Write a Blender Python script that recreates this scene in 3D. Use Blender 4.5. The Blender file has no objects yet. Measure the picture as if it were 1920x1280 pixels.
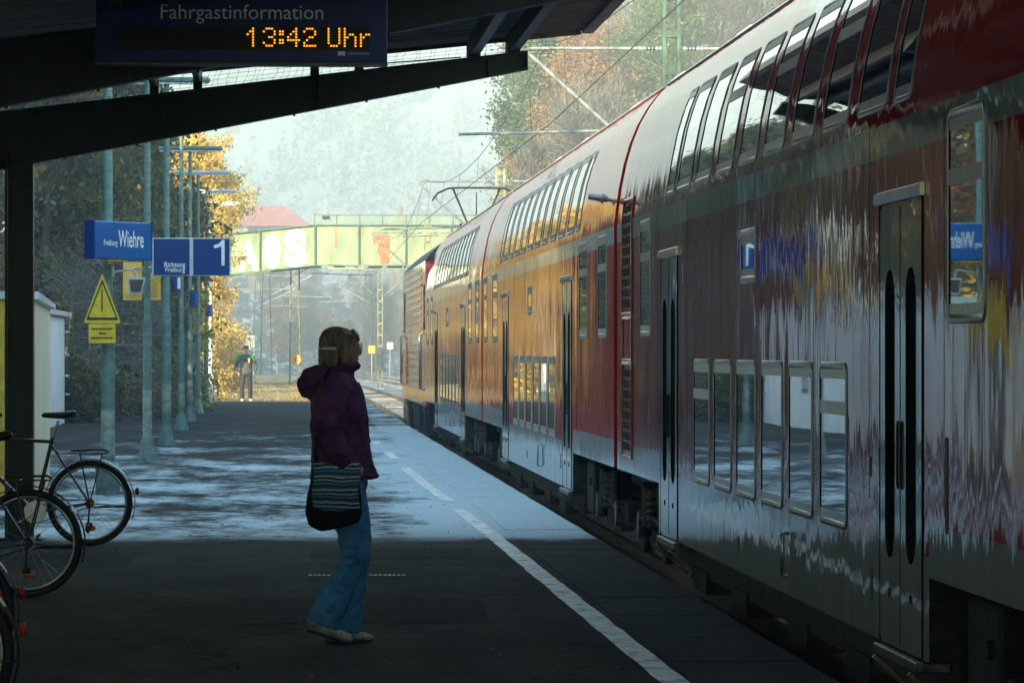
import bpy, bmesh, math, random
import numpy as np
from mathutils import Vector, Matrix, noise as mnoise
R = math.radians
sc = bpy.context.scene
COL = sc.collection

# ------------------------------------------------------------------ camera
EYE = 1.57
F = 8560.0                       # focal length in pixels of a 1920 wide frame
XV, YV = 529.0, 657.0            # vanishing point of the track
cam_d = bpy.data.cameras.new("camera")
cam = bpy.data.objects.new("camera", cam_d); COL.objects.link(cam)
cam_d.sensor_width = 36.0
cam_d.lens = F / 1920 * 36.0
cam_d.clip_start = 0.5
cam_d.clip_end = 6000
yaw = math.atan((960 - XV) / F)
pitch = math.atan((YV - 640) / F)
cam.location = (0, 0, EYE)
cam.rotation_euler = (R(90) + pitch, 0, -yaw)
sc.camera = cam

# ------------------------------------------------------------------ world, sun, exposure
SUN_EL, SUN_AZ = R(19), R(32)    # azimuth: behind the camera, this far round to the left
sdir = Vector((-math.sin(SUN_AZ) * math.cos(SUN_EL), -math.cos(SUN_AZ) * math.cos(SUN_EL), math.sin(SUN_EL)))
w = bpy.data.worlds.new("World"); sc.world = w; w.use_nodes = True
nt = w.node_tree; nt.nodes.clear()
wo = nt.nodes.new('ShaderNodeOutputWorld'); bg = nt.nodes.new('ShaderNodeBackground'); sky = nt.nodes.new('ShaderNodeTexSky')
sky.sky_type = 'NISHITA'; sky.sun_disc = False
sky.sun_elevation = SUN_EL; sky.sun_rotation = math.atan2(sdir.x, sdir.y)
sky.air_density = 1.2; sky.dust_density = 0.4; sky.ozone_density = 0.8
bg.inputs[1].default_value = 0.15
tint = nt.nodes.new('ShaderNodeMix'); tint.data_type = 'RGBA'; tint.blend_type = 'MULTIPLY'; tint.inputs[0].default_value = 1.0; tint.inputs[7].default_value = (.68, .94, 1.0, 1)
nt.links.new(sky.outputs[0], tint.inputs[6]); nt.links.new(tint.outputs[2], bg.inputs[0]); nt.links.new(bg.outputs[0], wo.inputs[0])
sl = bpy.data.lights.new("sun", 'SUN'); sl.energy = 5.0; sl.angle = R(0.5); sl.color = (1.0, 0.79, 0.47)
so = bpy.data.objects.new("sun", sl); COL.objects.link(so)
so.rotation_euler = (-sdir).to_track_quat('-Z', 'Y').to_euler(); so.location = (-40, -60, 60)
sc.view_settings.view_transform = 'Standard'; sc.view_settings.look = 'None'
sc.view_settings.exposure = 2.2; sc.view_settings.gamma = 1.0
sc.render.engine = 'CYCLES'
sc.cycles.max_bounces = 8; sc.cycles.volume_bounces = 0
sc.cycles.sample_clamp_indirect = 4.0

# ------------------------------------------------------------------ helpers
def P(px, py, Y):
    """world point seen at photo pixel (px,py) at distance Y along the track (helper for taking sizes off the photo)"""
    return Vector(((px - XV) / F * Y, Y, EYE + (YV - py) / F * Y))

def tag(o, label=None, cat=None, group=None, kind=None):
    if label: o['label'] = label
    if cat: o['category'] = cat
    if group: o['group'] = group
    if kind: o['kind'] = kind
    return o

def thing(name, label, cat, loc=(0, 0, 0), rz=0, group=None):
    o = bpy.data.objects.new(name, None); COL.objects.link(o)
    o.location = loc; o.rotation_euler = (0, 0, rz); o.empty_display_size = 0.2
    return tag(o, label, cat, group)

def wloc(o):
    v = Vector((0, 0, 0))
    while o is not None:
        v += o.location; o = o.parent
    return v

def link(name, me, mats, parent=None):
    o = bpy.data.objects.new(name, me); COL.objects.link(o)
    if mats is not None and not me.materials:
        for m in (mats if isinstance(mats, (list, tuple)) else [mats]): me.materials.append(m)
    if parent is not None: o.parent = parent
    return o

def kids(o): return [c for c in COL.objects if c.parent == o]
def copy_tree(o, parent=None):
    c = o.copy(); COL.objects.link(c)
    if parent is not None: c.parent = parent
    for ch in list(o.children): copy_tree(ch, c)
    return c

class MB:
    def __init__(s): s.v = []; s.f = []; s.m = []; s.s = []; s.mi = 0; s.sm = False
    def add(s, vs, fs, smooth=None):
        b = len(s.v); s.v += [tuple(p) for p in vs]
        for f in fs:
            s.f.append(tuple(b + i for i in f)); s.m.append(s.mi); s.s.append(s.sm if smooth is None else smooth)
        return s
    def box(s, x0, x1, y0, y1, z0, z1, M=None):
        vs = [Vector((x, y, z)) for x in (x0, x1) for y in (y0, y1) for z in (z0, z1)]
        if M is not None: vs = [M @ p for p in vs]
        return s.add(vs, [(0, 1, 3, 2), (4, 6, 7, 5), (0, 4, 5, 1), (2, 3, 7, 6), (0, 2, 6, 4), (1, 5, 7, 3)], False)
    def bbox(s, x0, x1, y0, y1, z0, z1, b=0.01):
        """box with chamfered edges"""
        xs, ys, zs = (x0, x1), (y0, y1), (z0, z1)
        bm = bmesh.new(); vs = [bm.verts.new((x, y, z)) for x in xs for y in ys for z in zs]
        for f in [(0, 1, 3, 2), (4, 6, 7, 5), (0, 4, 5, 1), (2, 3, 7, 6), (0, 2, 6, 4), (1, 5, 7, 3)]: bm.faces.new([vs[i] for i in f])
        bmesh.ops.bevel(bm, geom=bm.edges[:], offset=b, segments=1, affect='EDGES')
        bm.verts.index_update()
        s.add([v.co.copy() for v in bm.verts], [[v.index for v in f.verts] for f in bm.faces], False); bm.free(); return s
    def beam(s, a, b, w, h, up=(0, 0, 1)):
        a, b = Vector(a), Vector(b); t = (b - a).normalized(); u = Vector(up)
        r = t.cross(u)
        if r.length < 1e-4: r = t.cross(Vector((1, 0, 0)))
        r.normalize(); u = r.cross(t).normalized()
        vs = [p + r * i * w / 2 + u * j * h / 2 for p in (a, b) for i, j in ((-1, -1), (1, -1), (1, 1), (-1, 1))]
        return s.add(vs, [(3, 2, 1, 0), (4, 5, 6, 7), (0, 1, 5, 4), (1, 2, 6, 5), (2, 3, 7, 6), (3, 0, 4, 7)], False)
    def tube(s, pts, r, n=8, caps=True, smooth=True):
        pts = [Vector(p) for p in pts]; rs = r if isinstance(r, (list, tuple)) else [r] * len(pts)
        rings = []; prev = None
        for i, p in enumerate(pts):
            t = (pts[min(i + 1, len(pts) - 1)] - pts[max(i - 1, 0)])
            if t.length < 1e-9: t = Vector((0, 0, 1))
            t.normalize()
            if prev is None:
                a = t.cross(Vector((0, 0, 1)))
                if a.length < 1e-3: a = t.cross(Vector((1, 0, 0)))
            else:
                a = prev - t * prev.dot(t)
                if a.length < 1e-4: a = t.cross(Vector((1, 0, 0)))
            a.normalize(); prev = a; b = t.cross(a)
            rings.append([p + (a * math.cos(2 * math.pi * k / n) + b * math.sin(2 * math.pi * k / n)) * rs[i] for k in range(n)])
        return s.rings(rings, caps, smooth)
    def rings(s, rings, caps=True, smooth=True):
        n = len(rings[0]); vs = [p for q in rings for p in q]; fs = []
        for i in range(len(rings) - 1):
            for k in range(n):
                fs.append((i * n + k, i * n + (k + 1) % n, (i + 1) * n + (k + 1) % n, (i + 1) * n + k))
        s.add(vs, fs, smooth)
        if caps:
            s.add(rings[0], [tuple(reversed(range(n)))], False); s.add(rings[-1], [tuple(range(n))], False)
        return s
    def loft(s, path, hint=(0, 1, 0), n=16, power=2.0):
        """path: (point, radius along hint, radius across); elliptical rings"""
        pts = [Vector(p[0]) for p in path]; rg = []
        for i, (p, a, b) in enumerate(path):
            t = (pts[min(i + 1, len(pts) - 1)] - pts[max(i - 1, 0)]).normalized()
            u = Vector(hint); u = (u - t * u.dot(t)).normalized(); v = t.cross(u)
            q = []
            for k in range(n):
                c, d = math.cos(2 * math.pi * k / n), math.sin(2 * math.pi * k / n)
                c = math.copysign(abs(c) ** (2 / power), c); d = math.copysign(abs(d) ** (2 / power), d)
                q.append(Vector(p) + u * a * c + v * b * d)
            rg.append(q)
        return s.rings(rg)
    def ball(s, c, r, n=12, m=8, M=None):
        c = Vector(c); rx, ry, rz = r if isinstance(r, (list, tuple)) else (r, r, r); rg = []
        for i in range(m + 1):
            th = math.pi * min(max(i / m, 0.02), 0.98)
            q = [Vector((rx * math.sin(th) * math.cos(2 * math.pi * k / n), ry * math.sin(th) * math.sin(2 * math.pi * k / n), -rz * math.cos(th))) for k in range(n)]
            rg.append([c + (M @ p if M is not None else p) for p in q])
        return s.rings(rg)
    def torus(s, c, axis, Rr, r, n=40, m=8, a0=0, a1=2 * math.pi):
        c = Vector(c); ax = Vector(axis).normalized(); u = ax.cross(Vector((0, 0, 1)))
        if u.length < 1e-3: u = Vector((1, 0, 0))
        u.normalize(); v = ax.cross(u); full = abs(a1 - a0 - 2 * math.pi) < 1e-6; rg = []
        for i in range(n if full else n + 1):
            a = a0 + (a1 - a0) * i / n; d = u * math.cos(a) + v * math.sin(a)
            rg.append([c + d * (Rr + r * math.cos(2 * math.pi * k / m)) + ax * r * math.sin(2 * math.pi * k / m) for k in range(m)])
        if full: rg.append(rg[0]); return s.rings(rg, False)
        return s.rings(rg)
    def prism(s, poly, axis, a, b):
        """poly in the plane across axis ('x': (y,z), 'y': (x,z), 'z': (x,y)) from a to b"""
        def mk(p, t): return {'x': (t, p[0], p[1]), 'y': (p[0], t, p[1]), 'z': (p[0], p[1], t)}[axis]
        n = len(poly); vs = [mk(p, a) for p in poly] + [mk(p, b) for p in poly]
        fs = [tuple(range(n)), tuple(reversed(range(n, 2 * n)))] + [(i, n + i, n + (i + 1) % n, (i + 1) % n) for i in range(n)]
        return s.add(vs, fs, False)
    def build(s, name, mats, parent=None, world=False, fix=True):
        off = wloc(parent) if (world and parent is not None) else Vector((0, 0, 0))
        me = bpy.data.meshes.new(name)
        me.from_pydata([(p[0] - off.x, p[1] - off.y, p[2] - off.z) for p in s.v], [], s.f)
        me.polygons.foreach_set('material_index', s.m); me.polygons.foreach_set('use_smooth', s.s)
        if fix:
            bm = bmesh.new(); bm.from_mesh(me); bmesh.ops.recalc_face_normals(bm, faces=bm.faces[:]); bm.to_mesh(me); bm.free()
        me.update()
        return link(name, me, mats, parent)

def remeshed(mb, name, mat, parent, voxel=0.01, smooth=2, world=False):
    o = mb.build(name, mat, parent, world)
    m = o.modifiers.new('r', 'REMESH'); m.mode = 'VOXEL'; m.voxel_size = voxel; m.use_smooth_shade = True
    if smooth:
        q = o.modifiers.new('s', 'SMOOTH'); q.iterations = smooth; q.factor = 0.6
    dg = bpy.context.evaluated_depsgraph_get(); dg.update()
    me = bpy.data.meshes.new_from_object(o.evaluated_get(dg)); o.modifiers.clear(); o.data = me
    for p in me.polygons: p.use_smooth = True
    return o

def text_obj(name, s, mat, parent, M, w=None, h=None, depth=0.002, bold=0.0, align='LEFT'):
    """text laid in local XY, fitted to w x h, then placed by M (world or local 4x4)"""
    cu = bpy.data.curves.new(name, 'FONT'); cu.body = s; cu.size = 1; cu.offset = bold; cu.extrude = 0.0; cu.resolution_u = 3
    o = bpy.data.objects.new(name, cu); COL.objects.link(o)
    dg = bpy.context.evaluated_depsgraph_get(); dg.update()
    me = bpy.data.meshes.new_from_object(o.evaluated_get(dg)); COL.objects.unlink(o); bpy.data.objects.remove(o)
    co = np.array([v.co[:] for v in me.vertices]); mn, mx = co.min(0), co.max(0)
    sx = w / (mx[0] - mn[0]) if w else None; sy = h / (mx[1] - mn[1]) if h else None
    sx = sx or sy; sy = sy or sx
    for v in me.vertices:
        v.co = M @ Vector(((v.co.x - mn[0]) * sx, (v.co.y - mn[1]) * sy, 0))
    me.materials.clear()
    return link(name, me, mat, parent)

def face_front(x, y, z):
    """frame whose X is +x, Y is +z: text facing the camera side (-y)"""
    return Matrix(((1, 0, 0, x), (0, 0, -1, y), (0, 1, 0, z), (0, 0, 0, 1)))

# ------------------------------------------------------------------ materials
def nodes(name):
    m = bpy.data.materials.new(name); m.use_nodes = True; n = m.node_tree; b = n.nodes['Principled BSDF']; return m, n, b
def mat(name, col, rough=0.6, metal=0.0, var=0.12, scale=6.0, bump=0.0, spec=0.5, col2=None, stretch=(1, 1, 1), coat=0.0, emis=None, trans=0.0):
    m, n, b = nodes(name); L = n.links.new
    b.inputs['Roughness'].default_value = rough; b.inputs['Metallic'].default_value = metal
    b.inputs['Specular IOR Level'].default_value = spec; b.inputs['Coat Weight'].default_value = coat; b.inputs['Coat Roughness'].default_value = 0.06
    tc = n.nodes.new('ShaderNodeTexCoord'); mp = n.nodes.new('ShaderNodeMapping'); mp.inputs['Scale'].default_value = stretch
    L(tc.outputs['Object'], mp.inputs[0])
    no = n.nodes.new('ShaderNodeTexNoise'); no.inputs['Scale'].default_value = scale; no.inputs['Detail'].default_value = 6; no.inputs['Roughness'].default_value = 0.65
    L(mp.outputs[0], no.inputs[0])
    cr = n.nodes.new('ShaderNodeValToRGB'); c2 = col2 or tuple(c * (1 - 2.2 * var) for c in col); c1 = col if col2 else tuple(min(1, c * (1 + var)) for c in col)
    cr.color_ramp.elements[0].position = 0.36; cr.color_ramp.elements[1].position = 0.62
    cr.color_ramp.elements[0].color = (*c2, 1); cr.color_ramp.elements[1].color = (*c1, 1)
    L(no.outputs[0], cr.inputs[0]); L(cr.outputs[0], b.inputs['Base Color'])
    if bump:
        bu = n.nodes.new('ShaderNodeBump'); bu.inputs['Strength'].default_value = 1.0; bu.inputs['Distance'].default_value = bump
        L(no.outputs[0], bu.inputs['Height']); L(bu.outputs[0], b.inputs['Normal'])
    if emis:
        b.inputs['Emission Color'].default_value = (*emis[0], 1); b.inputs['Emission Strength'].default_value = emis[1]
    if trans: b.inputs['Transmission Weight'].default_value = trans
    return m

def paint(name, col, wav=0.17, wy=0.020, rough=0.015, dirt=0.25, coat=0.8):
    """glossy sheet-metal paint whose panels are very slightly wavy, with faint vertical dirt streaks"""
    m, n, b = nodes(name); L = n.links.new
    tc = n.nodes.new('ShaderNodeTexCoord')
    def noise(scale, st, det):
        mp = n.nodes.new('ShaderNodeMapping'); mp.inputs['Scale'].default_value = st; L(tc.outputs['Object'], mp.inputs[0])
        q = n.nodes.new('ShaderNodeTexNoise'); q.inputs['Scale'].default_value = scale; q.inputs['Detail'].default_value = det; L(mp.outputs[0], q.inputs[0]); return q
    def vm(op, a, b_):
        q = n.nodes.new('ShaderNodeVectorMath'); q.operation = op
        for i, v in enumerate((a, b_)):
            if v is None: continue
            if isinstance(v, tuple): q.inputs[i].default_value = v
            else: L(v, q.inputs[i])
        return q.outputs[0]
    n1 = noise(1.0, (1, 4.0, .55), 3); n2 = noise(1.0, (1, .8, 1.2), 1)
    d1 = vm('MULTIPLY', vm('SUBTRACT', n1.outputs['Color'], (.5, .5, .5)), (0, wy * .8, wav * .7))
    d2 = vm('MULTIPLY', vm('SUBTRACT', n2.outputs['Color'], (.5, .5, .5)), (0, wy * .4, wav * .12))
    n3 = noise(1.0, (1, 15.0, .8), 2); d1 = vm('ADD', d1, vm('MULTIPLY', vm('SUBTRACT', n3.outputs['Color'], (.5, .5, .5)), (0, wy * .5, wav * .75)))
    ge = n.nodes.new('ShaderNodeNewGeometry')
    nn = vm('NORMALIZE', vm('ADD', ge.outputs['Normal'], vm('ADD', d1, d2)), None)
    L(nn, b.inputs['Normal']); L(nn, b.inputs['Coat Normal'])
    b.inputs['Roughness'].default_value = 0.35; b.inputs['Specular IOR Level'].default_value = 0.0; b.inputs['Coat Weight'].default_value = coat; b.inputs['Coat Roughness'].default_value = rough; b.inputs['Coat IOR'].default_value = 1.42
    nd = noise(1.0, (1, 5.0, 0.35), 5); cr = n.nodes.new('ShaderNodeValToRGB')
    cr.color_ramp.elements[0].position = 0.35; cr.color_ramp.elements[1].position = 0.75
    cr.color_ramp.elements[0].color = (*col, 1); k = dirt
    cr.color_ramp.elements[1].color = (*[c * (1 - k) + 0.08 * k for c in col], 1)
    L(nd.outputs[0], cr.inputs[0]); L(cr.outputs[0], b.inputs['Base Color'])
    return m

def glass_mat(name, col=(0.006, 0.012, 0.011), wav=0.0008):
    m, n, b = nodes(name); L = n.links.new
    b.inputs['Base Color'].default_value = (*col, 1); b.inputs['Roughness'].default_value = 0.02
    b.inputs['IOR'].default_value = 1.75; b.inputs['Coat Weight'].default_value = 1.0; b.inputs['Coat Roughness'].default_value = 0.01
    tc = n.nodes.new('ShaderNodeTexCoord'); q = n.nodes.new('ShaderNodeTexNoise'); q.inputs['Scale'].default_value = 2.3; q.inputs['Detail'].default_value = 1
    L(tc.outputs['Object'], q.inputs[0])
    a = n.nodes.new('ShaderNodeVectorMath'); a.operation = 'SUBTRACT'; a.inputs[1].default_value = (.5, .5, .5); L(q.outputs['Color'], a.inputs[0])
    c = n.nodes.new('ShaderNodeVectorMath'); c.operation = 'MULTIPLY'; c.inputs[1].default_value = (0, wav * 2, wav * 4); L(a.outputs[0], c.inputs[0])
    ge = n.nodes.new('ShaderNodeNewGeometry'); d = n.nodes.new('ShaderNodeVectorMath'); d.operation = 'ADD'; L(c.outputs[0], d.inputs[0]); L(ge.outputs['Normal'], d.inputs[1])
    e = n.nodes.new('ShaderNodeVectorMath'); e.operation = 'NORMALIZE'; L(d.outputs[0], e.inputs[0]); L(e.outputs[0], b.inputs['Normal']); L(e.outputs[0], b.inputs['Coat Normal'])
    return m

def leaf_mat(name, cols, trans=0.35, scale=1.2):
    m, n, b = nodes(name); L = n.links.new
    tc = n.nodes.new('ShaderNodeTexCoord'); no = n.nodes.new('ShaderNodeTexNoise'); no.inputs['Scale'].default_value = scale; no.inputs['Detail'].default_value = 8; no.inputs['Roughness'].default_value = 0.8
    L(tc.outputs['Object'], no.inputs[0]); cr = n.nodes.new('ShaderNodeValToRGB'); e = cr.color_ramp.elements
    for i, c in enumerate(cols):
        p = 0.34 + 0.32 * i / max(1, len(cols) - 1)
        if i < 2: e[i].position = p; e[i].color = (*c, 1)
        else: q = e.new(p); q.color = (*c, 1)
    L(no.outputs[0], cr.inputs[0]); L(cr.outputs[0], b.inputs['Base Color']); b.inputs['Roughness'].default_value = 0.7
    b.inputs['Specular IOR Level'].default_value = 0.2
    out = n.nodes['Material Output']; tl = n.nodes.new('ShaderNodeBsdfTranslucent'); L(cr.outputs[0], tl.inputs[0])
    mx = n.nodes.new('ShaderNodeMixShader'); mx.inputs[0].default_value = trans; L(b.outputs[0], mx.inputs[1]); L(tl.outputs[0], mx.inputs[2]); L(mx.outputs[0], out.inputs[0])
    return m

M_red = paint('red_paint', (0.58, 0.028, 0.020), dirt=.10, coat=.80, wy=.026)
M_band = paint('pale_grey_paint', (0.50, 0.52, 0.50))
M_skirt = paint('light_grey_paint', (0.42, 0.45, 0.46))
M_door = paint('door_grey_paint', (0.40, 0.43, 0.40), wav=0.08, wy=.008)
M_roofc = paint('coach_roof_paint', (0.55, 0.57, 0.56), wav=0.25, wy=.03, rough=0.15)
M_glass = glass_mat('window_glass')
M_dglass = mat('door_glass_shade_black', (0.004, 0.005, 0.006), rough=1.0, var=0.05, spec=0.02)  # matte black stands in for the shade of deep-set door panes
M_frame = mat('aluminium_frame', (0.42, 0.43, 0.42), rough=0.28, metal=0.85, var=0.15, scale=20)
M_rub = mat('black_rubber', (0.008, 0.008, 0.008), rough=1.0, var=0.2, spec=0.05)
M_under = mat('dark_undergear', (0.03, 0.03, 0.032), rough=0.75, var=0.4, scale=12, bump=0.003)
M_steel = mat('worn_steel', (0.16, 0.15, 0.14), rough=0.45, metal=0.7, var=0.35, scale=14)
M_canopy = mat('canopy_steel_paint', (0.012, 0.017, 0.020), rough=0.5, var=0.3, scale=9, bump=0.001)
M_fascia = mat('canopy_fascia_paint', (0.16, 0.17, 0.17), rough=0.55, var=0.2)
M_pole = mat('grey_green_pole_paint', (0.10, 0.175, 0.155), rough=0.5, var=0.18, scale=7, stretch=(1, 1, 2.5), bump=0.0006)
M_pole_l = mat('faded_pole_paint', (0.25, 0.31, 0.26), rough=0.55, var=0.22, scale=9, stretch=(1, 1, 2))
M_mast = mat('green_mast_paint', (0.035, 0.09, 0.07), rough=0.6, var=0.3, scale=5)
M_mast2 = mat('yellow_green_mast_paint', (0.24, 0.27, 0.14), rough=0.6, var=0.3, scale=5)
M_galv = mat('galvanised_steel', (0.42, 0.45, 0.46), rough=0.45, metal=0.4, var=0.2)
M_wire = mat('copper_wire', (0.03, 0.035, 0.035), rough=0.6, var=0.1)
M_porc = mat('blue_grey_porcelain', (0.30, 0.40, 0.44), rough=0.25, var=0.15)
M_porcd = mat('brown_porcelain', (0.02, 0.02, 0.025), rough=0.25, var=0.15)
M_blue = mat('sign_blue', (0.001, 0.030, 0.17), rough=0.45, var=0.10, scale=3, spec=.25)
M_blue2 = mat('sign_mid_blue', (0.008, 0.10, 0.30), rough=0.35, var=0.08, scale=3, spec=.35)
M_navy = mat('display_navy', (0.004, 0.018, 0.15), rough=0.4, var=0.1, scale=3)
M_white = mat('sign_white', (0.75, 0.77, 0.78), rough=0.45, var=0.04)
M_greyt = mat('display_lettering', (0.88, 0.95, 0.97), rough=0.5, var=0.05)
M_black = mat('matt_black', (0.008, 0.008, 0.009), rough=0.5, var=0.1)
M_yel = mat('sign_yellow', (0.72, 0.50, 0.02), rough=0.4, var=0.08, scale=8)
M_oran = mat('poster_amber', (0.95, 0.56, 0.12), rough=0.5, var=0.08, scale=8)  # brightened in the colour to stand in for sun on the posters
M_led = mat('amber_led', (0.3, 0.12, 0.0), emis=((1.0, 0.33, 0.012), .42))
M_cream = mat('cream_wall_paint', (0.66, 0.60, 0.42), rough=0.6, var=0.08, scale=2, stretch=(1, 1, .3), bump=0.001)
M_yellow_wall = mat('ochre_trim', (0.50, 0.34, 0.03), rough=0.6, var=0.15, scale=4)
M_wwall = mat('white_render', (0.70, 0.74, 0.74), rough=0.75, var=0.08, scale=1.3, bump=0.003)
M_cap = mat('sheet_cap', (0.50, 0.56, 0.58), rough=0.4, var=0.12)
M_bridge = mat('pale_green_bridge_paint', (0.24, 0.31, 0.19), rough=0.65, var=0.14, scale=1.3, stretch=(1, 1, .5))
M_bridged = mat('mid_green_bridge_paint', (0.09, 0.17, 0.11), rough=0.6, var=0.2, scale=3)
M_rust = mat('orange_primer', (0.42, 0.17, 0.07), rough=0.8, var=0.25, scale=5)
M_rooft = mat('red_roof_tiles', (0.42, 0.11, 0.07), rough=0.8, var=0.2, scale=3)
M_house = mat('house_render', (0.75, 0.72, 0.66), rough=0.8, var=0.06)
M_wood = mat('grey_brown_boards', (0.07, 0.062, 0.058), rough=0.75, var=0.3, scale=5, bump=0.002)
M_bark = mat('bark', (0.10, 0.075, 0.05), rough=0.9, var=0.35, scale=10, bump=0.01)
M_barkl = mat('pale_bark', (0.30, 0.25, 0.16), rough=0.9, var=0.35, scale=8, bump=0.01)
M_twig = mat('frosted_twigs', (0.30, 0.31, 0.29), rough=0.9, var=0.25, scale=4)
M_ldark = leaf_mat('conifer_needles', [(0.010, 0.028, 0.010), (0.035, 0.07, 0.022), (0.08, 0.10, 0.03)], 0.15)
M_lshrub = leaf_mat('evergreen_shrub_leaves', [(0.012, 0.025, 0.008), (0.06, 0.075, 0.025), (0.20, 0.16, 0.05), (0.13, 0.075, 0.03)], 0.25, 2.5)
M_lgold = leaf_mat('golden_leaves', [(0.28, 0.17, 0.04), (0.56, 0.40, 0.09), (0.74, 0.57, 0.18)], 0.45, 1.6)
M_lyg = leaf_mat('yellow_green_leaves', [(0.10, 0.13, 0.02), (0.32, 0.33, 0.05), (0.45, 0.34, 0.08)], 0.45, 2.0)
M_loran = leaf_mat('rust_orange_leaves', [(0.10, 0.05, 0.02), (0.28, 0.14, 0.05), (0.42, 0.25, 0.11)], 0.4, 1.5)
M_lfrost = leaf_mat('frosted_twig_tips', [(0.06, 0.055, 0.045), (0.14, 0.13, 0.11), (0.30, 0.30, 0.28)], 0.3, 1.5)
M_lpine = leaf_mat('pine_needles', [(0.015, 0.04, 0.015), (0.05, 0.09, 0.025), (0.15, 0.18, 0.045)], 0.2, 0.9)

# ================================================================== ground, platform, tracks
def sstep(a, b, x):
    t = np.clip((x - a) / (b - a), 0, 1); return t * t * (3 - 2 * t)
def bend(y): return -0.45 * max(0.0, (y - 150) / 100) ** 2
def hgt(x, y):
    h = -0.62 + 0.0 * x
    xl = x - np.where(y > 150, -0.45 * np.maximum(0, (y - 150) / 100) ** 2, 0)
    far = sstep(139, 143, y)
    h = h + (0.60) * far * (1 - sstep(1.4, 2.3, xl)) * (1 - 0.5 * sstep(290, 360, y))
    h = h + 0.60 * (1 - far) * (1 - sstep(-5.15, -4.95, x))
    h = h + 17 * sstep(16, 62, x) * sstep(60, 150, y) + 1.5 * sstep(13, 20, x)
    h = h + 6.0 * sstep(9, 40, -x) * sstep(60, 160, y)
    h = h + 5.0 * sstep(420, 640, y)
    h = h + 9.0 * np.exp(-((x + 2) / 13) ** 2 - ((y - 492) / 32) ** 2)
    return h
xs = np.unique(np.concatenate([np.linspace(-300, -20, 15), np.linspace(-20, -5.3, 16), [-5.15, -4.95], np.linspace(-4.5, 1.2, 8), np.linspace(1.4, 2.3, 6), np.linspace(2.8, 12, 8), np.linspace(13, 70, 24), np.linspace(80, 300, 10)]))
ys = np.unique(np.concatenate([np.linspace(-80, 130, 22), np.linspace(137, 145, 9), np.linspace(150, 420, 40), np.linspace(430, 760, 16)]))
X, Y = np.meshgrid(xs, ys); H = hgt(X, Y)
rng = np.random.default_rng(3)
H = H + np.where((X < -6) | (X > 13), rng.normal(0, 0.07, H.shape), 0) + np.where((Y > 150) & (X < 1.2), rng.normal(0, .015, H.shape), 0)
nx, ny = len(xs), len(ys)
mb = MB(); mb.sm = True
mb.add(np.stack([X, Y, H], -1).reshape(-1, 3).tolist(), [(j * nx + i, j * nx + i + 1, (j + 1) * nx + i + 1, (j + 1) * nx + i) for j in range(ny - 1) for i in range(nx - 1)])
def ground_material():
    m, n, b = nodes('ground_litter_and_frost'); L = n.links.new
    ge = n.nodes.new('ShaderNodeNewGeometry')
    def nz(s, det=6, st=(1, 1, 1)):
        mp = n.nodes.new('ShaderNodeMapping'); mp.inputs['Scale'].default_value = st; L(ge.outputs['Position'], mp.inputs[0])
        q = n.nodes.new('ShaderNodeTexNoise'); q.inputs['Scale'].default_value = s; q.inputs['Detail'].default_value = det; q.inputs['Roughness'].default_value = .7; L(mp.outputs[0], q.inputs[0]); return q.outputs[0]
    def ramp(src, stops):
        cr = n.nodes.new('ShaderNodeValToRGB'); e = cr.color_ramp.elements
        for i, (p, c) in enumerate(stops):
            q = e[i] if i < 2 else e.new(p); q.position = p; q.color = (*c, 1)
        L(src, cr.inputs[0]); return cr.outputs[0]
    grass = ramp(nz(1.5, 8, (1, .35, 1)), [(.34, (.20, .14, .06)), (.5, (.42, .31, .14)), (.66, (.60, .48, .25))])
    frost = ramp(nz(.8, 8, (1, .3, 1)), [(.50, (.07, .075, .06)), (.66, (.46, .50, .54))])
    sep = n.nodes.new('ShaderNodeSeparateXYZ'); L(ge.outputs['Position'], sep.inputs[0])
    mr = n.nodes.new('ShaderNodeMapRange'); mr.inputs[1].default_value = 260; mr.inputs[2].default_value = 330; L(sep.outputs[1], mr.inputs[0])
    mx = n.nodes.new('ShaderNodeMix'); mx.data_type = 'RGBA'; L(mr.outputs[0], mx.inputs[0]); L(grass, mx.inputs[6]); L(frost, mx.inputs[7])
    L(mx.outputs[2], b.inputs['Base Color']); b.inputs['Roughness'].default_value = .9; b.inputs['Specular IOR Level'].default_value = .1
    bu = n.nodes.new('ShaderNodeBump'); bu.inputs['Distance'].default_value = .05; L(nz(6), bu.inputs['Height']); L(bu.outputs[0], b.inputs['Normal'])
    return m
tag(mb.build('ground', ground_material(), fix=False), kind='structure')

# far wooded hill, closing the view
hx = np.linspace(-260, 260, 330); hy = np.linspace(770, 1350, 220)
HX, HY = np.meshgrid(hx, hy)
HH = 2 + 150 * sstep(760, 1320, HY) + 22 * np.sin(HX / 75 + 1) * sstep(850, 1100, HY)
HH = HH + rng.normal(0, .35, HH.shape)
mb = MB(); mb.sm = True; nx = len(hx)
mb.add(np.stack([HX, HY, HH], -1).reshape(-1, 3).tolist(), [(j * nx + i, j * nx + i + 1, (j + 1) * nx + i + 1, (j + 1) * nx + i) for j in range(len(hy) - 1) for i in range(nx - 1)])
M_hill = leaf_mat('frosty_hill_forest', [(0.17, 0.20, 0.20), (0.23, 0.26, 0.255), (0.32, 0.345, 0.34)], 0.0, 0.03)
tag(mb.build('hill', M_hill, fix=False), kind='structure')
def hillz(x, y): return 2 + 150 * sstep(760, 1320, y) + 22 * np.sin(x / 75 + 1) * sstep(850, 1100, y)
M_fwood = leaf_mat('far_wood_needles', [(.14, .175, .175), (.21, .24, .235), (.31, .335, .33)], .1, .12)
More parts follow.
